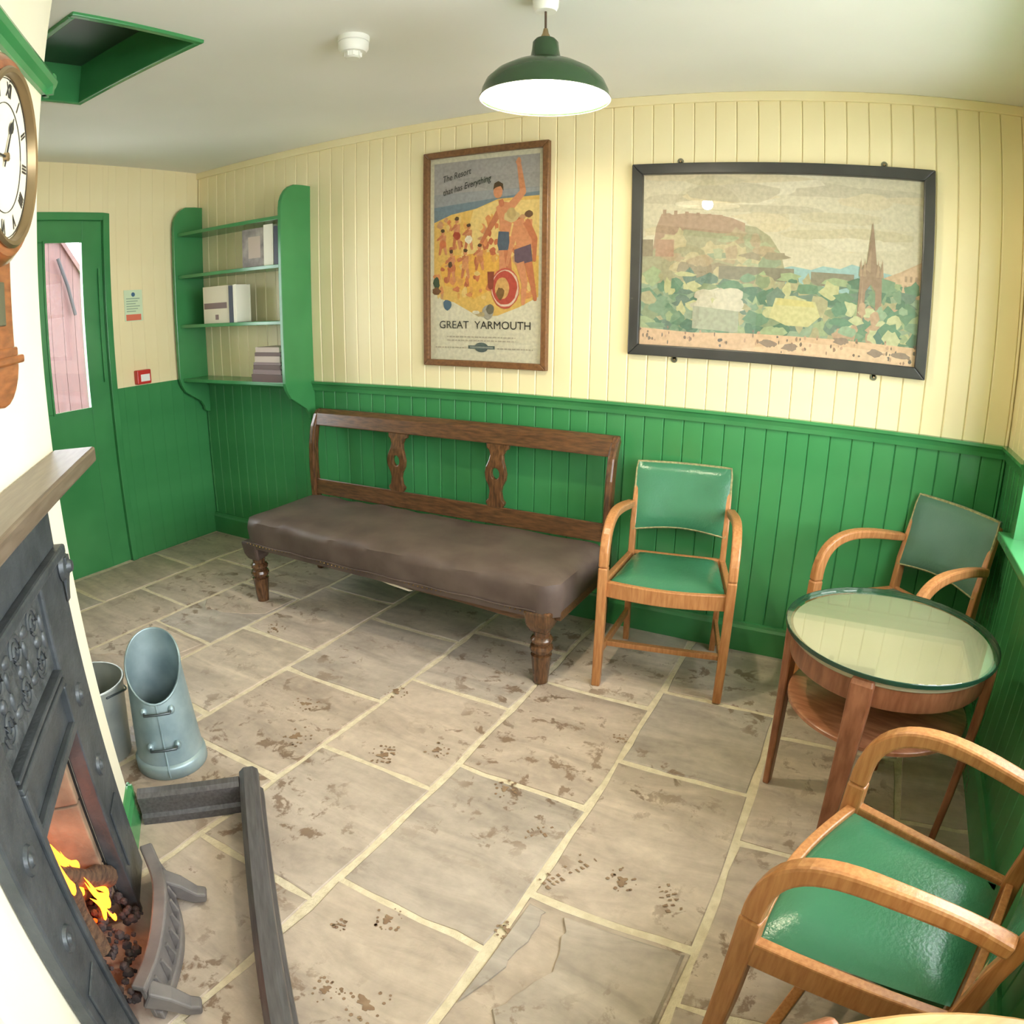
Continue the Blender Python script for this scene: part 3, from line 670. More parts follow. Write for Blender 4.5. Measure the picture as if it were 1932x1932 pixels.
pl_ = bpy.data.lights.new('lamp_light', 'POINT'); pl_.energy = 36; pl_.color = (1, .88, .66); pl_.shadow_soft_size = .03
po = bpy.data.objects.new('lamp_light', pl_); COL.objects.link(po); po.parent = lamp; po.location = (0, 0, .008)
det = thing('smoke_detector', 'white round smoke detector on the ceiling left of the lamp', 'smoke detector', (-1.53, 1.775, H))
MB().lathe([(.052, 0), (.052, -.016), (.05, -.018), (.001, -.018)], 28).build('base', 'white_plastic', det, smooth=40)
MB().lathe([(.046, -.018), (.05, -.022), (.05, -.044), (.042, -.056), (.001, -.056)], 28).build('body', 'white_plastic', det, smooth=40)
MB().lathe([(.026, -.056), (.026, -.072), (.02, -.077), (.001, -.077)], 20).build('sensor_chamber', 'white_plastic', det, smooth=40)
for k in range(8): box(-.003, .003, -.029, -.024, -.072, -.056).build('vent_rib', 'white_plastic', det).rotation_euler.z = k * PI / 4

# ------------------------------------------------------------------ prints on the back wall
class Art:
    """flat print: coloured shapes laid in paper-thin layers; x right, z up, faces -y"""
    def __init__(s, w, h, rnd): s.w, s.h, s.m, s.c, s.k, s.r = w, h, MB(), [], 0, random.Random(rnd)
    def poly(s, pts, c):
        if c not in s.c: s.c.append(c)
        s.k += 1; y = -.00001 * s.k
        s.m.add([((min(1, max(0, u)) - .5) * s.w, y, (min(1, max(0, v)) - .5) * s.h) for u, v in pts], [tuple(range(len(pts)))], s.c.index(c))
    def rect(s, u0, v0, u1, v1, c): s.poly([(u0, v0), (u1, v0), (u1, v1), (u0, v1)], c)
    def blob(s, u, v, a, b, c, jit=.2, n=12):
        s.poly([(u + a * math.cos(2 * PI * i / n) * (1 + s.r.uniform(-jit, jit)), v + b * math.sin(2 * PI * i / n) * (1 + s.r.uniform(-jit, jit))) for i in range(n)], c)
    def limb(s, p, w, c):
        asp = s.w / s.h
        for (a, b), (wa, wb_) in zip(zip(p[:-1], p[1:]), zip(w[:-1], w[1:])):
            dx, dy = (b[0] - a[0]), (b[1] - a[1]) / asp; l = math.hypot(dx, dy) or 1; nx, ny = -dy / l, dx / l * asp
            s.poly([(a[0] + nx * wa, a[1] + ny * wa), (b[0] + nx * wb_, b[1] + ny * wb_), (b[0] - nx * wb_, b[1] - ny * wb_), (a[0] - nx * wa, a[1] - ny * wa)], c); s.blob(b[0], b[1], wb_, wb_ * asp, c, 0, 10)
    def build(s, name, parent, loc):
        s.m.f = [f for f in s.m.f]
        me = bpy.data.meshes.new(name); me.from_pydata(s.m.v, [], s.m.f)
        for c in s.c: me.materials.append(ink(c))
        me.polygons.foreach_set('material_index', s.m.mi)
        o = bpy.data.objects.new(name, me); COL.objects.link(o); o.parent = parent; o.location = loc; return o
def frame_thing(t, x0, x1, z0, z1, fw, fd, material):
    """frame bars around the origin of t; outer box x0..x1, z0..z1, front at y=-fd"""
    o = []
    for pts in ([(x0, z0), (x1, z0), (x1 - fw, z0 + fw), (x0 + fw, z0 + fw)], [(x0, z1), (x1, z1), (x1 - fw, z1 - fw), (x0 + fw, z1 - fw)],
                [(x0, z0), (x0, z1), (x0 + fw, z1 - fw), (x0 + fw, z0 + fw)], [(x1, z0), (x1, z1), (x1 - fw, z1 - fw), (x1 - fw, z0 + fw)]):
        o.append(MB().prism(pts, -fd, -.001, 'y').build('frame_bar', material, t, bevel=.004))
    return o
PW, PH = .662, 1.03
ps = thing('beach_poster', 'tall framed seaside railway poster reading GREAT YARMOUTH in a brown wooden frame', 'poster', (-1.66, D, 1.672))
frame_thing(ps, -PW / 2, PW / 2, -PH / 2, PH / 2, .03, .03, 'poster_frame')
box(-PW / 2 + .02, PW / 2 - .02, -.008, -.002, -PH / 2 + .02, PH / 2 - .02).build('mount', 'paper', ps)
pa = Art(.60, .97, 5); P_ = (232, 224, 202)
pa.rect(0, 0, 1, 1, P_)
U0, U1 = .035, .965
pa.rect(U0, .74, U1, .975, (176, 170, 172)); pa.rect(U0, .74, U1, .82, (160, 162, 168))
pa.poly([(U0, .67), (U1, .67), (U1, .80), (.5, .775), (U0, .755)], (120, 138, 154))
pa.poly([(U0, .36), (.10, .30), (.22, .285), (.45, .215), (.62, .22), (.80, .26), (U1, .31), (U1, .78), (.62, .775), (.42, .735), (.2, .715), (U0, .68)], (236, 192, 108))
pa.poly([(.28, .5), (U1, .5), (U1, .76), (.6, .765), (.4, .73)], (242, 210, 140)); pa.blob(.4, .42, .3, .1, (240, 184, 90), .25)
for _ in range(130):
    u, v = pa.r.uniform(.05, .93), pa.r.uniform(.30, .69)
    pa.blob(u, v, pa.r.uniform(.01, .034), pa.r.uniform(.008, .026), pa.r.choice([(226, 150, 100), (218, 132, 92), (240, 206, 134), (232, 170, 96), (212, 160, 120), (196, 112, 82)]), .35, 9)
SK, SK2, DK = (222, 150, 112), (204, 126, 92), (96, 76, 60)
for (u, v, hh, c) in ((.25, .62, .09, (178, 78, 62)), (.12, .58, .07, (214, 120, 80)), (.36, .60, .07, (240, 230, 210)), (.20, .46, .09, (206, 120, 84)), (.33, .47, .08, (228, 160, 110)), (.46, .50, .07, (214, 140, 90)), (.88, .62, .1, SK2)):
    pa.limb([(u, v + hh * .5), (u, v)], (.03, .028), SK); pa.blob(u, v + hh * .7, .018, .014, SK); pa.blob(u, v + hh * .82, .02, .009, DK)
    pa.limb([(u - .01, v), (u - .03, v - hh * .8)], (.016, .011), SK2); pa.limb([(u + .01, v), (u + .03, v - hh * .8)], (.016, .011), SK); pa.blob(u, v - .01, .032, .02, c)
    pa.limb([(u, v + hh * .5), (u - .05, v + hh * .2)], (.012, .008), SK2)
pa.blob(.19, .47, .02, .017, DK)
# standing bather waving
pa.limb([(.72, .73), (.83, .80), (.795, .93)], (.034, .026, .018), SK); pa.blob(.79, .945, .022, .018, SK)
pa.limb([(.64, .72), (.55, .64), (.48, .575)], (.03, .022, .014), SK2); pa.poly([(.60, .735), (.66, .76), (.745, .75), (.74, .66), (.72, .6), (.64, .6), (.63, .67)], SK)
pa.limb([(.64, .77), (.65, .75)], (.02, .024), SK2); pa.blob(.618, .81, .04, .034, SK, .05); pa.poly([(.575, .82), (.585, .85), (.62, .86), (.66, .845), (.665, .81), (.64, .835), (.6, .83)], DK)
pa.poly([(.625, .62), (.715, .615), (.72, .55), (.7, .52), (.63, .525), (.615, .56)], (92, 104, 122)); pa.limb([(.66, .53), (.66, .45), (.63, .33)], (.03, .026, .016), SK); pa.limb([(.7, .53), (.72, .42), (.74, .3)], (.03, .024, .016), SK2)
# second bather in a sun hat
pa.poly([(.75, .66), (.83, .68), (.88, .62), (.9, .52), (.79, .5), (.77, .58)], SK); pa.limb([(.86, .66), (.93, .58), (.93, .48)], (.03, .024, .014), SK2); pa.limb([(.78, .64), (.74, .56), (.7, .46)], (.03, .022, .012), SK)
pa.poly([(.76, .53), (.90, .555), (.915, .47), (.83, .455), (.765, .475)], (112, 92, 108)); pa.limb([(.81, .47), (.85, .38), (.84, .28)], (.036, .026, .016), SK); pa.limb([(.88, .47), (.91, .39), (.94, .3)], (.034, .024, .016), SK2)
pa.blob(.735, .688, .068, .028, (214, 190, 138), .1); pa.blob(.735, .702, .04, .028, (200, 174, 120), .08); pa.blob(.88, .695, .035, .016, (120, 90, 70), .1)
pa.blob(.685, .35, .122, .096, (206, 98, 84), .03, 20); pa.blob(.685, .35, .118, .088, (238, 206, 186), .03, 20); pa.blob(.68, .352, .108, .08, (196, 84, 74), .03, 20); pa.blob(.66, .35, .062, .052, (226, 176, 112), .03, 16); pa.blob(.645, .325, .035, .03, (140, 104, 66), .2)
pa.limb([(.56, .43), (.56, .36)], (.03, .025), (150, 78, 62)); pa.blob(.06, .38, .032, .028, (64, 84, 66)); pa.blob(.06, .34, .04, .018, (120, 84, 60))
pa.blob(.165, .272, .042, .026, (88, 116, 142), .15); pa.blob(.535, .236, .05, .036, (176, 170, 158), .06); pa.blob(.555, .25, .035, .026, (122, 116, 104), .1); pa.blob(.47, .226, .04, .012, (190, 170, 130), .2)
pa.blob(.43, .235, .03, .01, P_)
for v, u0, u1 in ((.115, .16, .78), (.098, .16, .78), (.062, .05, .34), (.062, .62, .93)):
    u = u0
    while u < u1:
        q = pa.r.uniform(.012, .035); pa.rect(u, v - .003, min(u1, u + q), v + .003, (196, 186, 168)); u += q + .008
pa.blob(.48, .066, .062, .024, (96, 108, 108), .02, 20); pa.rect(.36, .058, .60, .074, (96, 108, 108)); pa.rect(.375, .062, .585, .070, (150, 156, 150))
pa.build('print', ps, (0, -.0085, 0))
TXM = Matrix.Rotation(PI / 2, 4, 'X')
lettering('GREAT  YARMOUTH', .052, Matrix.Translation((0, -.0125, (.172 - .5) * .97)) @ TXM, 'black_ink', ps, 'letter', sx=1.04)
for s, u, v in (('The Resort', .245, .905), ('that has Everything', .335, .85)):
    lettering(s, .043, Matrix.Translation(((u - .5) * .6, -.0125, (v - .5) * .97)) @ TXM @ Matrix.Rotation(.2, 4, 'Z'), 'black_ink', ps, 'script_lettering', sx=.8, shear=.35, bold=.0003)
box(-PW / 2 + .026, PW / 2 - .026, -.017, -.0155, -PH / 2 + .026, PH / 2 - .026).build('glazing', 'picture_glass', ps)

GW, GH = 1.206, .797
pc = thing('city_picture', 'wide landscape print of a hilltop castle and spire in a black frame', 'picture', (-.345, D, 1.652))
frame_thing(pc, -GW / 2, GW / 2, -GH / 2, GH / 2, .045, .034, 'picture_frame')
box(-GW / 2 + .03, GW / 2 - .03, -.008, -.002, -GH / 2 + .03, GH / 2 - .03).build('mount', 'paper', pc)
g = Art(1.116, .707, 9)
g.rect(0, 0, 1, 1, (214, 206, 184))
for _ in range(34): g.blob(g.r.uniform(0, 1), g.r.uniform(.6, 1), g.r.uniform(.06, .2), g.r.uniform(.02, .06), g.r.choice([(206, 196, 170), (222, 214, 194), (200, 192, 172), (216, 204, 176)]), .2)
g.poly([(.5, .36), (.5, .47), (.55, .49), (.62, .475), (.66, .5), (.72, .49), (.76, .52), (.82, .50), (.9, .48), (.9, .36)], (158, 192, 194))
g.poly([(0, .3), (0, .56), (.04, .58), (.06, .68), (.10, .72), (.34, .72), (.42, .70), (.47, .65), (.51, .56), (.53, .45), (.53, .33)], (172, 168, 142))
g.poly([(.04, .56), (.05, .69), (.07, .77), (.10, .775), (.11, .765), (.17, .775), (.22, .77), (.28, .765), (.33, .75), (.38, .72), (.38, .66), (.28, .66), (.16, .68)], (178, 152, 134))
for k in range(7): g.rect(.075 + k * .042, .76, .088 + k * .042, .795 - .006 * k, (170, 144, 126))
for _ in range(46): g.blob(g.r.uniform(.1, .5), g.r.uniform(.4, .64), g.r.uniform(.015, .05), g.r.uniform(.015, .05), g.r.choice([(150, 164, 142), (176, 180, 150), (184, 166, 140), (160, 150, 130), (196, 184, 150)]), .35)
g.rect(.05, .52, .12, .62, (184, 150, 132)); g.rect(0, .52, .04, .62, (150, 138, 118))
g.rect(.29, .40, .56, .475, (140, 136, 122)); g.rect(.62, .39, .77, .465, (140, 136, 122))  # dark reflections in the glazing, painted into the print as grey bars
g.poly([(.86, .25), (.86, .45), (.93, .50), (1, .56), (1, .22)], (206, 178, 152)); g.poly([(.93, .28), (.93, .49), (1, .55), (1, .26)], (214, 184, 158))
for k in range(4):
    for j in range(3): g.rect(.945 + j * .018, .30 + k * .05, .953 + j * .018, .33 + k * .05, (176, 150, 130))
g.rect(0, .06, 1, .36, (150, 172, 148))
for _ in range(260):
    u, v = g.r.uniform(0, 1), g.r.uniform(.1, .42)
    g.blob(u, v, g.r.uniform(.012, .045), g.r.uniform(.014, .05), g.r.choice([(108, 144, 122), (128, 158, 134), (92, 128, 112), (162, 178, 142), (194, 194, 150), (176, 170, 138), (140, 156, 126), (112, 136, 126)]), .4, 9)
g.poly([(.48, .2), (.50, .31), (.64, .30), (.66, .22), (.62, .16), (.54, .16)], (206, 200, 152)); g.poly([(.5, .27), (.51, .31), (.63, .30), (.64, .27)], (206, 196, 136))
for _ in range(16): g.blob(g.r.uniform(.20, .38), g.r.uniform(.23, .32), g.r.uniform(.02, .05), g.r.uniform(.02, .04), g.r.choice([(206, 200, 180), (212, 206, 188), (198, 192, 172)]), .2)
g.poly([(.2, .11), (.37, .10), (.37, .22), (.2, .24)], (172, 176, 158))  # pale patch: drawn smoke plus a glazing reflection painted into the print
MN, MN2 = (158, 134, 118), (176, 152, 132)
g.poly([(.786, .22), (.79, .46), (.80, .52), (.812, .53), (.82, .66), (.828, .76), (.836, .66), (.846, .53), (.858, .52), (.866, .46), (.872, .22), (.85, .22), (.846, .38), (.829, .42), (.812, .38), (.808, .22)], MN)
for u in (.792, .806, .852, .866): g.poly([(u - .006, .46), (u, .56), (u + .006, .46)], MN2)
g.poly([(.81, .5), (.826, .62), (.826, .48)], MN2); g.poly([(.795, .25), (.8, .44), (.805, .25)], MN2)
for _ in range(40): g.blob(g.r.uniform(.72, .95), g.r.uniform(.12, .30), g.r.uniform(.012, .035), g.r.uniform(.014, .05), g.r.choice([(104, 144, 124), (150, 176, 150), (196, 200, 160), (88, 124, 118), (190, 160, 138)]), .35)
g.poly([(0, 0), (1, 0), (1, .10), (.7, .105), (.4, .10), (.2, .085), (0, .1)], (222, 186, 156)); g.poly([(.35, 0), (1, 0), (1, .06), (.6, .075)], (232, 198, 168))
for _ in range(90): g.blob(g.r.uniform(0, 1), g.r.uniform(.01, .12), g.r.uniform(.002, .006), g.r.uniform(.006, .014), g.r.choice([(128, 112, 104), (160, 130, 116), (196, 160, 140), (110, 104, 104)]), .3, 6)
for u, v in ((.48, .055), (.56, .04), (.86, .05), (.95, .05), (.74, .10)): g.blob(u, v, .03, .02, (150, 132, 122), .3)
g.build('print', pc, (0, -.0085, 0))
box(-GW / 2 + .042, GW / 2 - .042, -.0185, -.0165, -GH / 2 + .042, GH / 2 - .042).build('glazing', 'picture_glass', pc)
for x, z in ((-.405, GH / 2 + .012), (.405, GH / 2 + .012), (-.405, -GH / 2 - .012), (.405, -GH / 2 - .012)):
    b_ = MB().lathe([(.001, 0), (.013, 0), (.013, .003), (.001, .003)], 14, M=Matrix.Translation((x, -.001, z)) @ Matrix.Rotation(PI / 2, 4, 'X')).box(x - .007, x + .007, -.004, -.001, z - (.02 if z > 0 else -.0), z + (0 if z > 0 else .02)).build('hanging_plate', 'tarnish', pc)
    MB().lathe([(.001, .003), (.005, .003), (.004, .0055), (.001, .006)], 10, M=Matrix.Translation((x, -.001, z)) @ Matrix.Rotation(PI / 2, 4, 'X')).build('screw', 'brass', b_)

# ------------------------------------------------------------------ things on the end wall
nt_ = thing('notice', 'small pale printed notice with a red band beside the door', 'notice', (-L, 2.36, 1.525))
box(.001, .0035, -.064, .064, -.092, .092).build('sheet', 'notice_green', nt_)
RX = Matrix.Rotation(PI / 2, 4, 'Z') @ Matrix.Rotation(PI / 2, 4, 'X')
box(.0035, .0042, -.055, .05, -.088, -.052).build('red_band', 'notice_red', nt_)
MB().lathe([(.001, 0), (.013, 0), (.013, .0008), (.001, .0008)], 16, M=Matrix.Translation((.0035, 0, .065)) @ Matrix.Rotation(PI / 2, 4, 'Y')).build('blue_emblem', 'notice_blue', nt_)
for k in range(6): box(.0035, .0041, -.05, .045 - .015 * (k % 3), .038 - k * .015, .044 - k * .015).build('text_line', 'notice_text', nt_)
cp = thing('fire_call_point', 'red fire alarm call point box on the yellow end wall', 'call point', (-L, 2.382, 1.098))
box(.001, .04, -.05, .05, -.042, .042).build('box', 'red_plastic', cp, bevel=.006)
box(.04, .0425, -.026, .038, -.026, .016).build('glass_panel', 'white_plastic', cp, bevel=.001)

# ------------------------------------------------------------------ wall bookcase and its contents
SX0, SX1 = -3.742, -2.762
bc = thing('wall_bookcase', 'green painted wall bookcase with scrolled side panels in the corner', 'bookcase', ((SX0 + SX1) / 2, D, 1.0))
dp = .225
side = [(-.001, 1.122)] + [(-.06, 1.122)] + [(-dp + .13 - .13 * math.sin(math.radians(i * 15)) * 1.0, .985 + .137 * math.cos(math.radians(i * 15))) for i in range(1, 7)] + \
       [(-dp, .05), (-dp + .012, .01), (-dp + .04, -.035), (-.12, -.075), (-.07, -.105), (-.045, -.14), (-.04, -.165), (-.02, -.178), (-.001, -.18)]
hw = (SX1 - SX0) / 2
for x in (-hw, hw - .024): MB().prism(side, x, x + .024, 'x').build('side_panel', 'green_paint', bc, bevel=.003)
for z in (.95, .69, .387, .052): box(-hw + .024, hw - .024, -dp + .025, -.001, z - .02, z).build('shelf', 'green_paint', bc, bevel=.002)
def booklet(name, x0, x1, y0, y1, z0, z1, cover, label, cat='book', group='books on the wall bookcase', lean=0):
    t = thing(name, label, cat, ((x0 + x1) / 2, (y0 + y1) / 2, z0), lean, group)
    w, d, h = (x1 - x0) / 2, (y1 - y0) / 2, z1 - z0; c = .0022
    MB().box(-w, w, -d, -d + c, 0, h).box(-w, w, d - c, d, 0, h).box(-w, -w + c, -d + c, d - c, 0, h).build('cover', cover, t)
    box(-w + c, w - .003, -d + c, d - c, .003, h - .003).build('pages', 'paper', t); return t
def pile(z0, z1, x0, x1, y0, y1, cover, label):
    t = thing('stacked_book', label, 'book', ((x0 + x1) / 2, (y0 + y1) / 2, z0), random.uniform(-.05, .05), 'books on the wall bookcase')
    w, d, h = (x1 - x0) / 2, (y1 - y0) / 2, z1 - z0; c = .0025
    MB().box(-w, w, -d, d, 0, c).box(-w, w, -d, d, h - c, h).box(-w, w, -d, -d + c, c, h - c).build('cover', cover, t)
    box(-w + .003, w - .003, -d + c, d - .003, c, h - c).build('pages', 'paper', t); return t
t = booklet('picture_booklet', -3.14, -2.955, 2.70, 2.715, 1.69, 1.905, 'grey_photo', 'booklet with a grey photographic cover on the upper shelf')
box(-.04, .06, -.0086, -.0078, .05, .17).build('cover_photo', 'pale_cover', t)
booklet('white_binder', -2.95, -2.875, 2.69, 2.72, 1.69, 1.915, 'paper', 'white slim binder at the right of the upper shelf')
booklet('dark_book', -2.868, -2.832, 2.69, 2.78, 1.69, 1.90, 'navy_cover', 'dark narrow book against the right panel of the upper shelf')
t = booklet('white_booklet', -3.515, -3.27, 2.70, 2.72, 1.387, 1.605, 'lining_white', 'white booklet with a dark title band on the middle shelf')
box(-.115, .10, -.0108, -.0098, .085, .12).build('title_band', 'mauve_cover', t); box(-.01, .02, -.0108, -.0098, .02, .05).build('crest', 'mauve_cover', t)
booklet('navy_book', -3.262, -3.225, 2.69, 2.80, 1.387, 1.60, 'navy_cover', 'navy blue book standing on the middle shelf beside a white booklet')
booklet('pale_book', -3.222, -3.195, 2.69, 2.80, 1.387, 1.605, 'paper', 'thin pale book at the right end of the middle shelf row')
zz = 1.052
for hgt, cov, xo, lab in ((.042, 'brown_cover', 0, 'brown book at the bottom of the pile on the lowest shelf'), (.026, 'mauve_cover', .01, 'mauve book second from the bottom of the pile'), (.024, 'brown_cover', .015, 'thin brown book in the middle of the pile'),
                          (.014, 'mauve_cover', .02, 'thin mauve book just above the middle of the pile'), (.034, 'pale_cover', .03, 'thick pale book near the top of the pile'), (.02, 'brown_cover', .035, 'small brown book second from the top of the pile'), (.028, 'pale_cover', .04, 'pale book lying on top of the pile')):
    pile(zz, zz + hgt, -3.065 + xo, -2.825, 2.67, 2.82, cov, lab); zz += hgt + .0008

# ------------------------------------------------------------------ long upholstered bench
BX, BY = -1.825, 2.46
sf = thing('settle_bench', 'long brown leather upholstered bench with carved dark wooden back', 'bench', (BX, BY, 0))
def cushion(x0, x1, y0, y1, z0, z1, nx=44, ny=14):
    m = MB(); v = []; f = []; rn = random.Random(4)
    prof = [(0, z0), (0, z1 - .05), (.006, z1 - .02), (.028, z1 - .003)]
    cx, cy = (x0 + x1) / 2, (y0 + y1) / 2
    def ring(ins, z, k):
        pts = []
        X0, X1, Y0, Y1 = x0 + ins, x1 - ins, y0 + ins, y1 - ins; r = max(.012, .05 - ins * .4)
        for (ax, ay, bx_, by, c0) in ((X0 + r, Y0, X1 - r, Y0, 0), (X1, Y0 + r, X1, Y1 - r, 1), (X1 - r, Y1, X0 + r, Y1, 2), (X0, Y1 - r, X0, Y0 + r, 3)):
            q = nx if c0 % 2 == 0 else ny
            for i in range(q):
                t = i / (q - 1); pts.append((ax + (bx_ - ax) * t, ay + (by - ay) * t, z))
        return pts
    rings = [ring(a, z, 0) for a, z in prof] + [ring(.12, z1 + .004, 1), ring(.2, z1 + .008, 1)]
    n = len(rings[0])
    for j, rg in enumerate(rings):
        for i, p in enumerate(rg):
            w = 0
            if j >= 2: w = .005 * math.sin(p[0] * 13 + p[1] * 5 + 1) * math.sin(p[0] * 4.1) + .0035 * math.sin(p[0] * 41 + p[1] * 9) * max(0, math.sin(p[0] * 2.2 + 2.5))
            b = .010 * math.sin(PI * j / 3) if j < 3 else 0
            dx = p[0] - cx; dy = p[1] - cy
            wob = .004 * math.sin(p[0] * 17) if j in (1, 2) else 0
            v.append((p[0] + (b if dx > 0 else -b) * (abs(dx) > (x1 - x0) / 2 - .06), p[1] + ((b + wob) if dy > 0 else -(b + wob)) * (abs(dy) > (y1 - y0) / 2 - .06), p[2] + w))
    for j in range(len(rings) - 1):
        for i in range(n):
            k = (i + 1) % n; f.append((j * n + i, j * n + k, (j + 1) * n + k, (j + 1) * n + i))
    f.append(tuple((len(rings) - 1) * n + i for i in range(n))); f.append(tuple(range(n - 1, -1, -1)))
    return m.add(v, f)
cushion(-.805, .875, -.305, .225, .305, .462).build('seat', 'brown_leather', sf, smooth=50)
# upholstered corners running down to the legs
for x in (-.775, .80):
    MB().sweep([(x, -.255, .33), (x, -.255, .27), (x, -.25, .235)], [.115, .1, .075], [.115, .1, .075], up=(0, 1, 0)).build('seat_corner', 'brown_leather' if x < 0 else 'dark_oak_up', sf, bevel=.012)
fr_ = MB().prism([(-.73, .30), (-.73, .322), (.76, .322), (.76, .285), (.70, .272), (.45, .285), (0, .295), (-.4, .30)], -.285, -.262, 'y').build('front_rail', 'dark_oak', sf, bevel=.003); fr_['label'] = 'wooden rail showing below the leather'
MB().prism([(.02, .302), (.10, .29), (.2, .282), (.22, .288), (.14, .296), (.05, .308)], -.29, -.2845, 'y').build('torn_lining', 'lining_white', sf)
for x in (-.79, .865): box(x - .012, x + .012, -.25, .24, .285, .325).build('end_rail', 'dark_oak', sf, bevel=.003)
lp = [(.001, 0), (.026, 0), (.03, .004), (.04, .12), (.042, .128), (.03, .134), (.03, .138), (.043, .145), (.047, .158), (.043, .17), (.033, .176), (.033, .18), (.043, .187), (.045, .197), (.039, .207), (.032, .212), (.034, .235), (.04, .25), (.001, .25)]
for x in (-.775, .80): MB().lathe(lp, 24, c=(x, -.25, 0)).build('leg', 'dark_oak_up', sf, smooth=35)
def postpath(x, dy=0): return [(x, .262 + dy, 0), (x, .265 + dy, .2), (x, .268 + dy, .44), (x, .262 + dy, .60), (x, .268 + dy, .72), (x, .285 + dy, .81), (x, .312 + dy, .87), (x, .335 + dy, .895)]
for x in (-.835, .862): MB().sweep(postpath(x), [.036] * 8, [.045, .05, .055, .052, .05, .05, .046, .04], up=(0, 1, 0)).build('back_post', 'dark_oak_up', sf, bevel=.01)
bx0, bx1 = -.818, .845
MB().prism([(.275, .82), (.295, .82), (.322, .868), (.35, .892), (.345, .906), (.325, .905), (.295, .885)], bx0 - .03, bx1 + .03, 'x').build('top_rail', 'dark_oak', sf, bevel=.006)
MB().prism([(.25, .445), (.28, .445), (.278, .525), (.258, .53)], bx0, bx1, 'x').build('bottom_rail', 'dark_oak', sf, bevel=.004)
def splat(x):
    prof = [(.030, .52), (.045, .535), (.05, .55), (.036, .565), (.03, .60), (.036, .625), (.052, .655), (.056, .685), (.05, .715), (.038, .745), (.034, .77), (.042, .79), (.056, .80), (.06, .825)]
    L_ = []; n = len(prof); hole = [(.021 * math.cos(2 * PI * i / 20), .685 + .026 * math.sin(2 * PI * i / 20)) for i in range(20)]
    m = MB(); ys = (.266, .290)
    yo = lambda z: .0 if z < .72 else (z - .72) * .22
    outer = [(-w, z) for w, z in prof] + [(w, z) for w, z in reversed(prof)]
    bm = bmesh.new(); vo = [bm.verts.new((a, 0, b)) for a, b in outer]; vh = [bm.verts.new((a, 0, b)) for a, b in hole]
    eds = [bm.edges.new((vo[i], vo[(i + 1) % len(vo)])) for i in range(len(vo))] + [bm.edges.new((vh[i], vh[(i + 1) % 20])) for i in range(20)]
    bmesh.ops.triangle_fill(bm, use_beauty=True, edges=eds)
    r = bmesh.ops.extrude_face_region(bm, geom=list(bm.faces)); 
    for e in r['geom']:
        if isinstance(e, bmesh.types.BMVert): e.co.y += .024
    for v in bm.verts: v.co = (v.co.x + x, v.co.y + .258 + yo(v.co.z), v.co.z)
    bmesh.ops.recalc_face_normals(bm, faces=bm.faces)
    me = bpy.data.meshes.new('splat'); bm.to_mesh(me); bm.free(); me.materials.append(MATS['dark_oak_up'])
    o = bpy.data.objects.new('splat', me); COL.objects.link(o); o.parent = sf; b = o.modifiers.new('bevel', 'BEVEL'); b.width = .005; b.segments = 2; b.limit_method = 'ANGLE'; b.angle_limit = math.radians(50)
for x in (-.265, .305): splat(x)
nl = MB()
for i in range(70): nl.ball((-.78 + i * .0226, -.308, .328 - .004 * math.sin(i * .3)), .0032, 6, 4)
nl.build('nail_row', 'brass_nail', sf)
MB().tube([(-.8 + i * .04, -.311, .333 + .002 * math.sin(i)) for i in range(41)], .003, 6).build('braid_edge', 'brown_leather', sf)

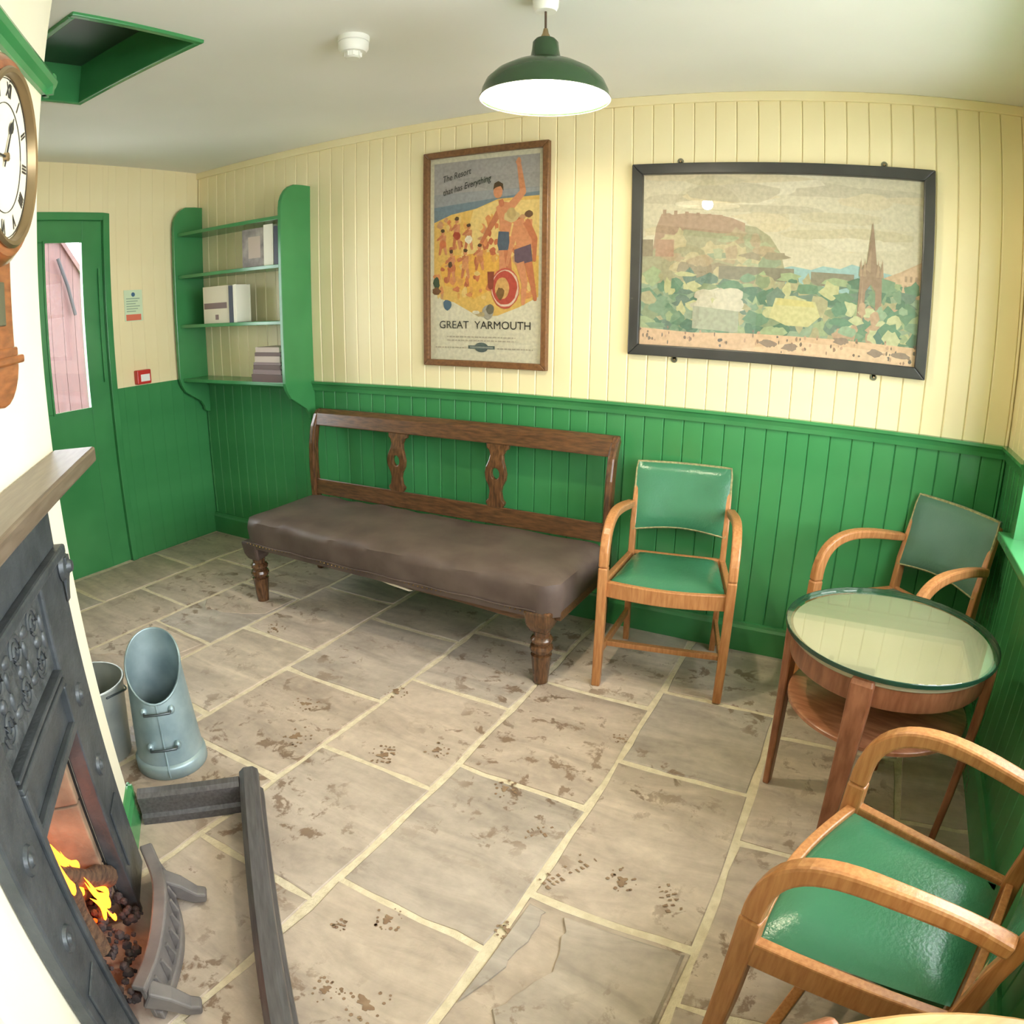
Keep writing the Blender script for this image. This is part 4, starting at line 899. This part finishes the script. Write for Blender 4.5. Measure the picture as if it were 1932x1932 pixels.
# ------------------------------------------------------------------ bentwood armchairs
def chair(label, x, y, rz, vinyl):
    """origin on the floor between the front legs; faces local -y"""
    t = thing('armchair', label, 'chair', (x, y, 0), rz, 'green vinyl armchairs')
    FW, BWd, DP = .24, .195, .40
    for s in (-1, 1):
        MB().sweep([(s * FW, -.012, 0), (s * FW, -.004, .25), (s * FW, 0, .5)], [.034, .036, .036], [.036, .044, .044], up=(0, 1, 0)).build('front_leg', 'oak', t, bevel=.006)
        ap = bez((s * FW, 0, .5), (s * FW, .0, .62), (s * FW, .06, .665), (s * (FW - .006), .17, .668), 12) + bez((s * (FW - .006), .17, .668), (s * (FW - .012), .26, .668), (s * (FW - .03), .33, .655), (s * (BWd + .016), .415, .64), 8)[1:]
        MB().sweep(ap, [.036] * len(ap), [.042 - .012 * i / len(ap) for i in range(len(ap))], up=(0, -.7, .7)).build('arm', 'oak', t, bevel=.007)
        MB().sweep([(s * BWd, DP + .035, 0), (s * BWd, DP + .012, .2), (s * BWd, DP, .42), (s * BWd, DP + .012, .56), (s * (BWd - .002), DP + .045, .70), (s * (BWd - .006), DP + .075, .795)], .026, [.036, .038, .044, .036, .03, .024], up=(0, 1, 0)).build('rear_leg', 'oak', t, bevel=.005)
        MB().sweep([(s * FW, .01, .415), (s * (BWd + .002), DP - .01, .405)], .024, .062).build('side_rail', 'oak', t, bevel=.004)
        MB().sweep([(s * FW, .0, .14), (s * BWd, DP + .012, .15)], .016, .032).build('side_stretcher', 'oak', t, bevel=.003)
    MB().sweep([(-.225, .09, .143), (.225, .09, .143)], .026, .022).build('cross_stretcher', 'oak', t, bevel=.003)
    fr = [(-FW + .015 + i * (2 * FW - .03) / 10, .004 - .03 * math.sin(PI * i / 10), .413) for i in range(11)]
    MB().sweep(fr, .024, .062).build('front_rail', 'oak', t, bevel=.004)
    box(-BWd + .01, BWd - .01, DP - .012, DP + .008, .385, .44).build('back_rail', 'oak', t, bevel=.003)
    # seat pad
    m = MB(); v = []; f = []; NX, NY = 12, 10
    for j in range(NY + 1):
        q = j / NY
        for i in range(NX + 1):
            p = i / NX; hw_ = (FW - .02) * (1 - q) + (BWd - .02) * q
            y0 = .014 - .03 * math.sin(PI * p); yy = y0 + (DP - .02 - y0) * q
            e = min(p, 1 - p, q, 1 - q); v.append(((2 * p - 1) * hw_, yy, .432 + .03 * (1 - math.exp(-e * 14))))
    for j in range(NY):
        for i in range(NX): a = j * (NX + 1) + i; f.append((a, a + 1, a + NX + 2, a + NX + 1))
    m.add(v, f).box(-BWd + .02, BWd - .02, .03, DP - .03, .41, .432)
    m.build('seat_pad', vinyl, t, smooth=60)
    # padded back, slightly hollow, leaning
    N = 12; v = []; f = []; Z0, Z1 = .535, .815
    yb = lambda p, z, o: DP + .012 + (z - .56) * .24 + .022 * math.sin(PI * p) * 1.0 + o
    def row(side, k, M_):
        z = Z0 + (Z1 - Z0) * k / M_; rr = 0
        e = min(k, M_ - k) / M_
        out = []
        for i in range(N + 1):
            p = i / N; ex = min(p, 1 - p); pu = .016 * (1 - math.exp(-min(ex, e) * 16))
            xx = (2 * p - 1) * (BWd + .004)
            if e == 0: xx *= .975
            zz_ = z + (-.018 * math.sin(PI * p) + .0 if k == 0 else 0) * -1
            out.append((xx, yb(p, z, -.014 - pu if side < 0 else .012 + pu * .5), zz_))
        return out
    M_ = 8; m = MB(); fr_rows = [row(-1, k, M_) for k in range(M_ + 1)]; bk_rows = [row(1, k, M_) for k in range(M_ + 1)]
    for rows, flip in ((fr_rows, 0), (bk_rows, 1)):
        vv = [p for r in rows for p in r]; ff = [(j * (N + 1) + i, j * (N + 1) + i + 1, (j + 1) * (N + 1) + i + 1, (j + 1) * (N + 1) + i) for j in range(M_) for i in range(N)]
        m.add(vv, ff)
    edge_f = fr_rows[0] + [r[-1] for r in fr_rows[1:]] + fr_rows[-1][::-1][1:] + [r[0] for r in fr_rows[::-1][1:-1]]
    edge_b = bk_rows[0] + [r[-1] for r in bk_rows[1:]] + bk_rows[-1][::-1][1:] + [r[0] for r in bk_rows[::-1][1:-1]]
    n = len(edge_f); m.add(edge_f + edge_b, [(i, (i + 1) % n, (i + 1) % n + n, i + n) for i in range(n)])
    b = m.build('backrest', vinyl, t, smooth=60)
    MB().tube([(p[0] * 1.004, p[1] + .002, p[2]) for p in edge_f], .0048, 5, closed=True).build('braid_edge', 'braid', b, smooth=60)
    return t
chair('green vinyl armchair with oak arms standing against the wall beside the bench', -.585, 2.345, math.radians(9.5), 'green_vinyl')
chair('grey-green armchair tucked into the corner behind the round table', .112, 2.38, math.radians(-45), 'olive_vinyl')
chair('green vinyl oak armchair nearest the camera at lower right', .075, 1.115, math.radians(-108), 'green_vinyl')

# ------------------------------------------------------------------ round tables
def table(label, x, y, a0, glass, k=1):
    t = thing('round_table', label, 'table', (x, y, 0), math.radians(a0), 'round side tables'); t.scale = (k, k, 1)
    wood = 'table_baize' if glass else 'pale_table'
    MB().lathe([(.001, .605), (.283, .605), (.29, .61), (.29, .622), (.285, .628), (.001, .628)], 64).build('table_top', wood, t, smooth=35)
    MB().lathe([(.256, .545), (.28, .545), (.283, .55), (.283, .605), (.256, .605)], 64, cap=False).build('apron', 'mahogany', t, smooth=35)
    MB().lathe([(.001, .40), (.258, .40), (.266, .406), (.266, .416), (.26, .42), (.001, .42)], 64).build('lower_shelf', 'mahogany_flat', t, smooth=35)
    for k in range(4):
        a = k * PI / 2; M_ = Matrix.Rotation(a, 4, 'Z')
        m = MB().sweep([(.283, 0, 0), (.288, 0, .3), (.292, 0, .55), (.292, 0, .606), (.288, 0, .622)], [.034, .05, .062, .062, .056], [.022, .026, .03, .028, .018], up=(1, 0, 0))
        m.v = [tuple(M_ @ Vector(p)) for p in m.v]; m.build('leg', 'mahogany', t, bevel=.006)
    if glass:
        gt = MB().lathe([(.001, .6285), (.304, .6285), (.306, .6305), (.306, .6395), (.304, .6415), (.001, .6415)], 72).build('glass_top', 'table_glass', t, smooth=35); gt['label'] = 'round glass top with a dark green edge'
        MB().lathe([(.292, .6283), (.3063, .6283), (.3068, .6305), (.3068, .6395), (.3055, .6412)], 72, cap=False).build('glass_rim', 'glass_edge', gt, smooth=35)
    return t
table('round wooden table with a green-edged glass top and a lower shelf', .198, 1.878, 165, True)
table('bare pale wooden round table edge at the bottom right corner', .378, .22, 35, False, 1.55)
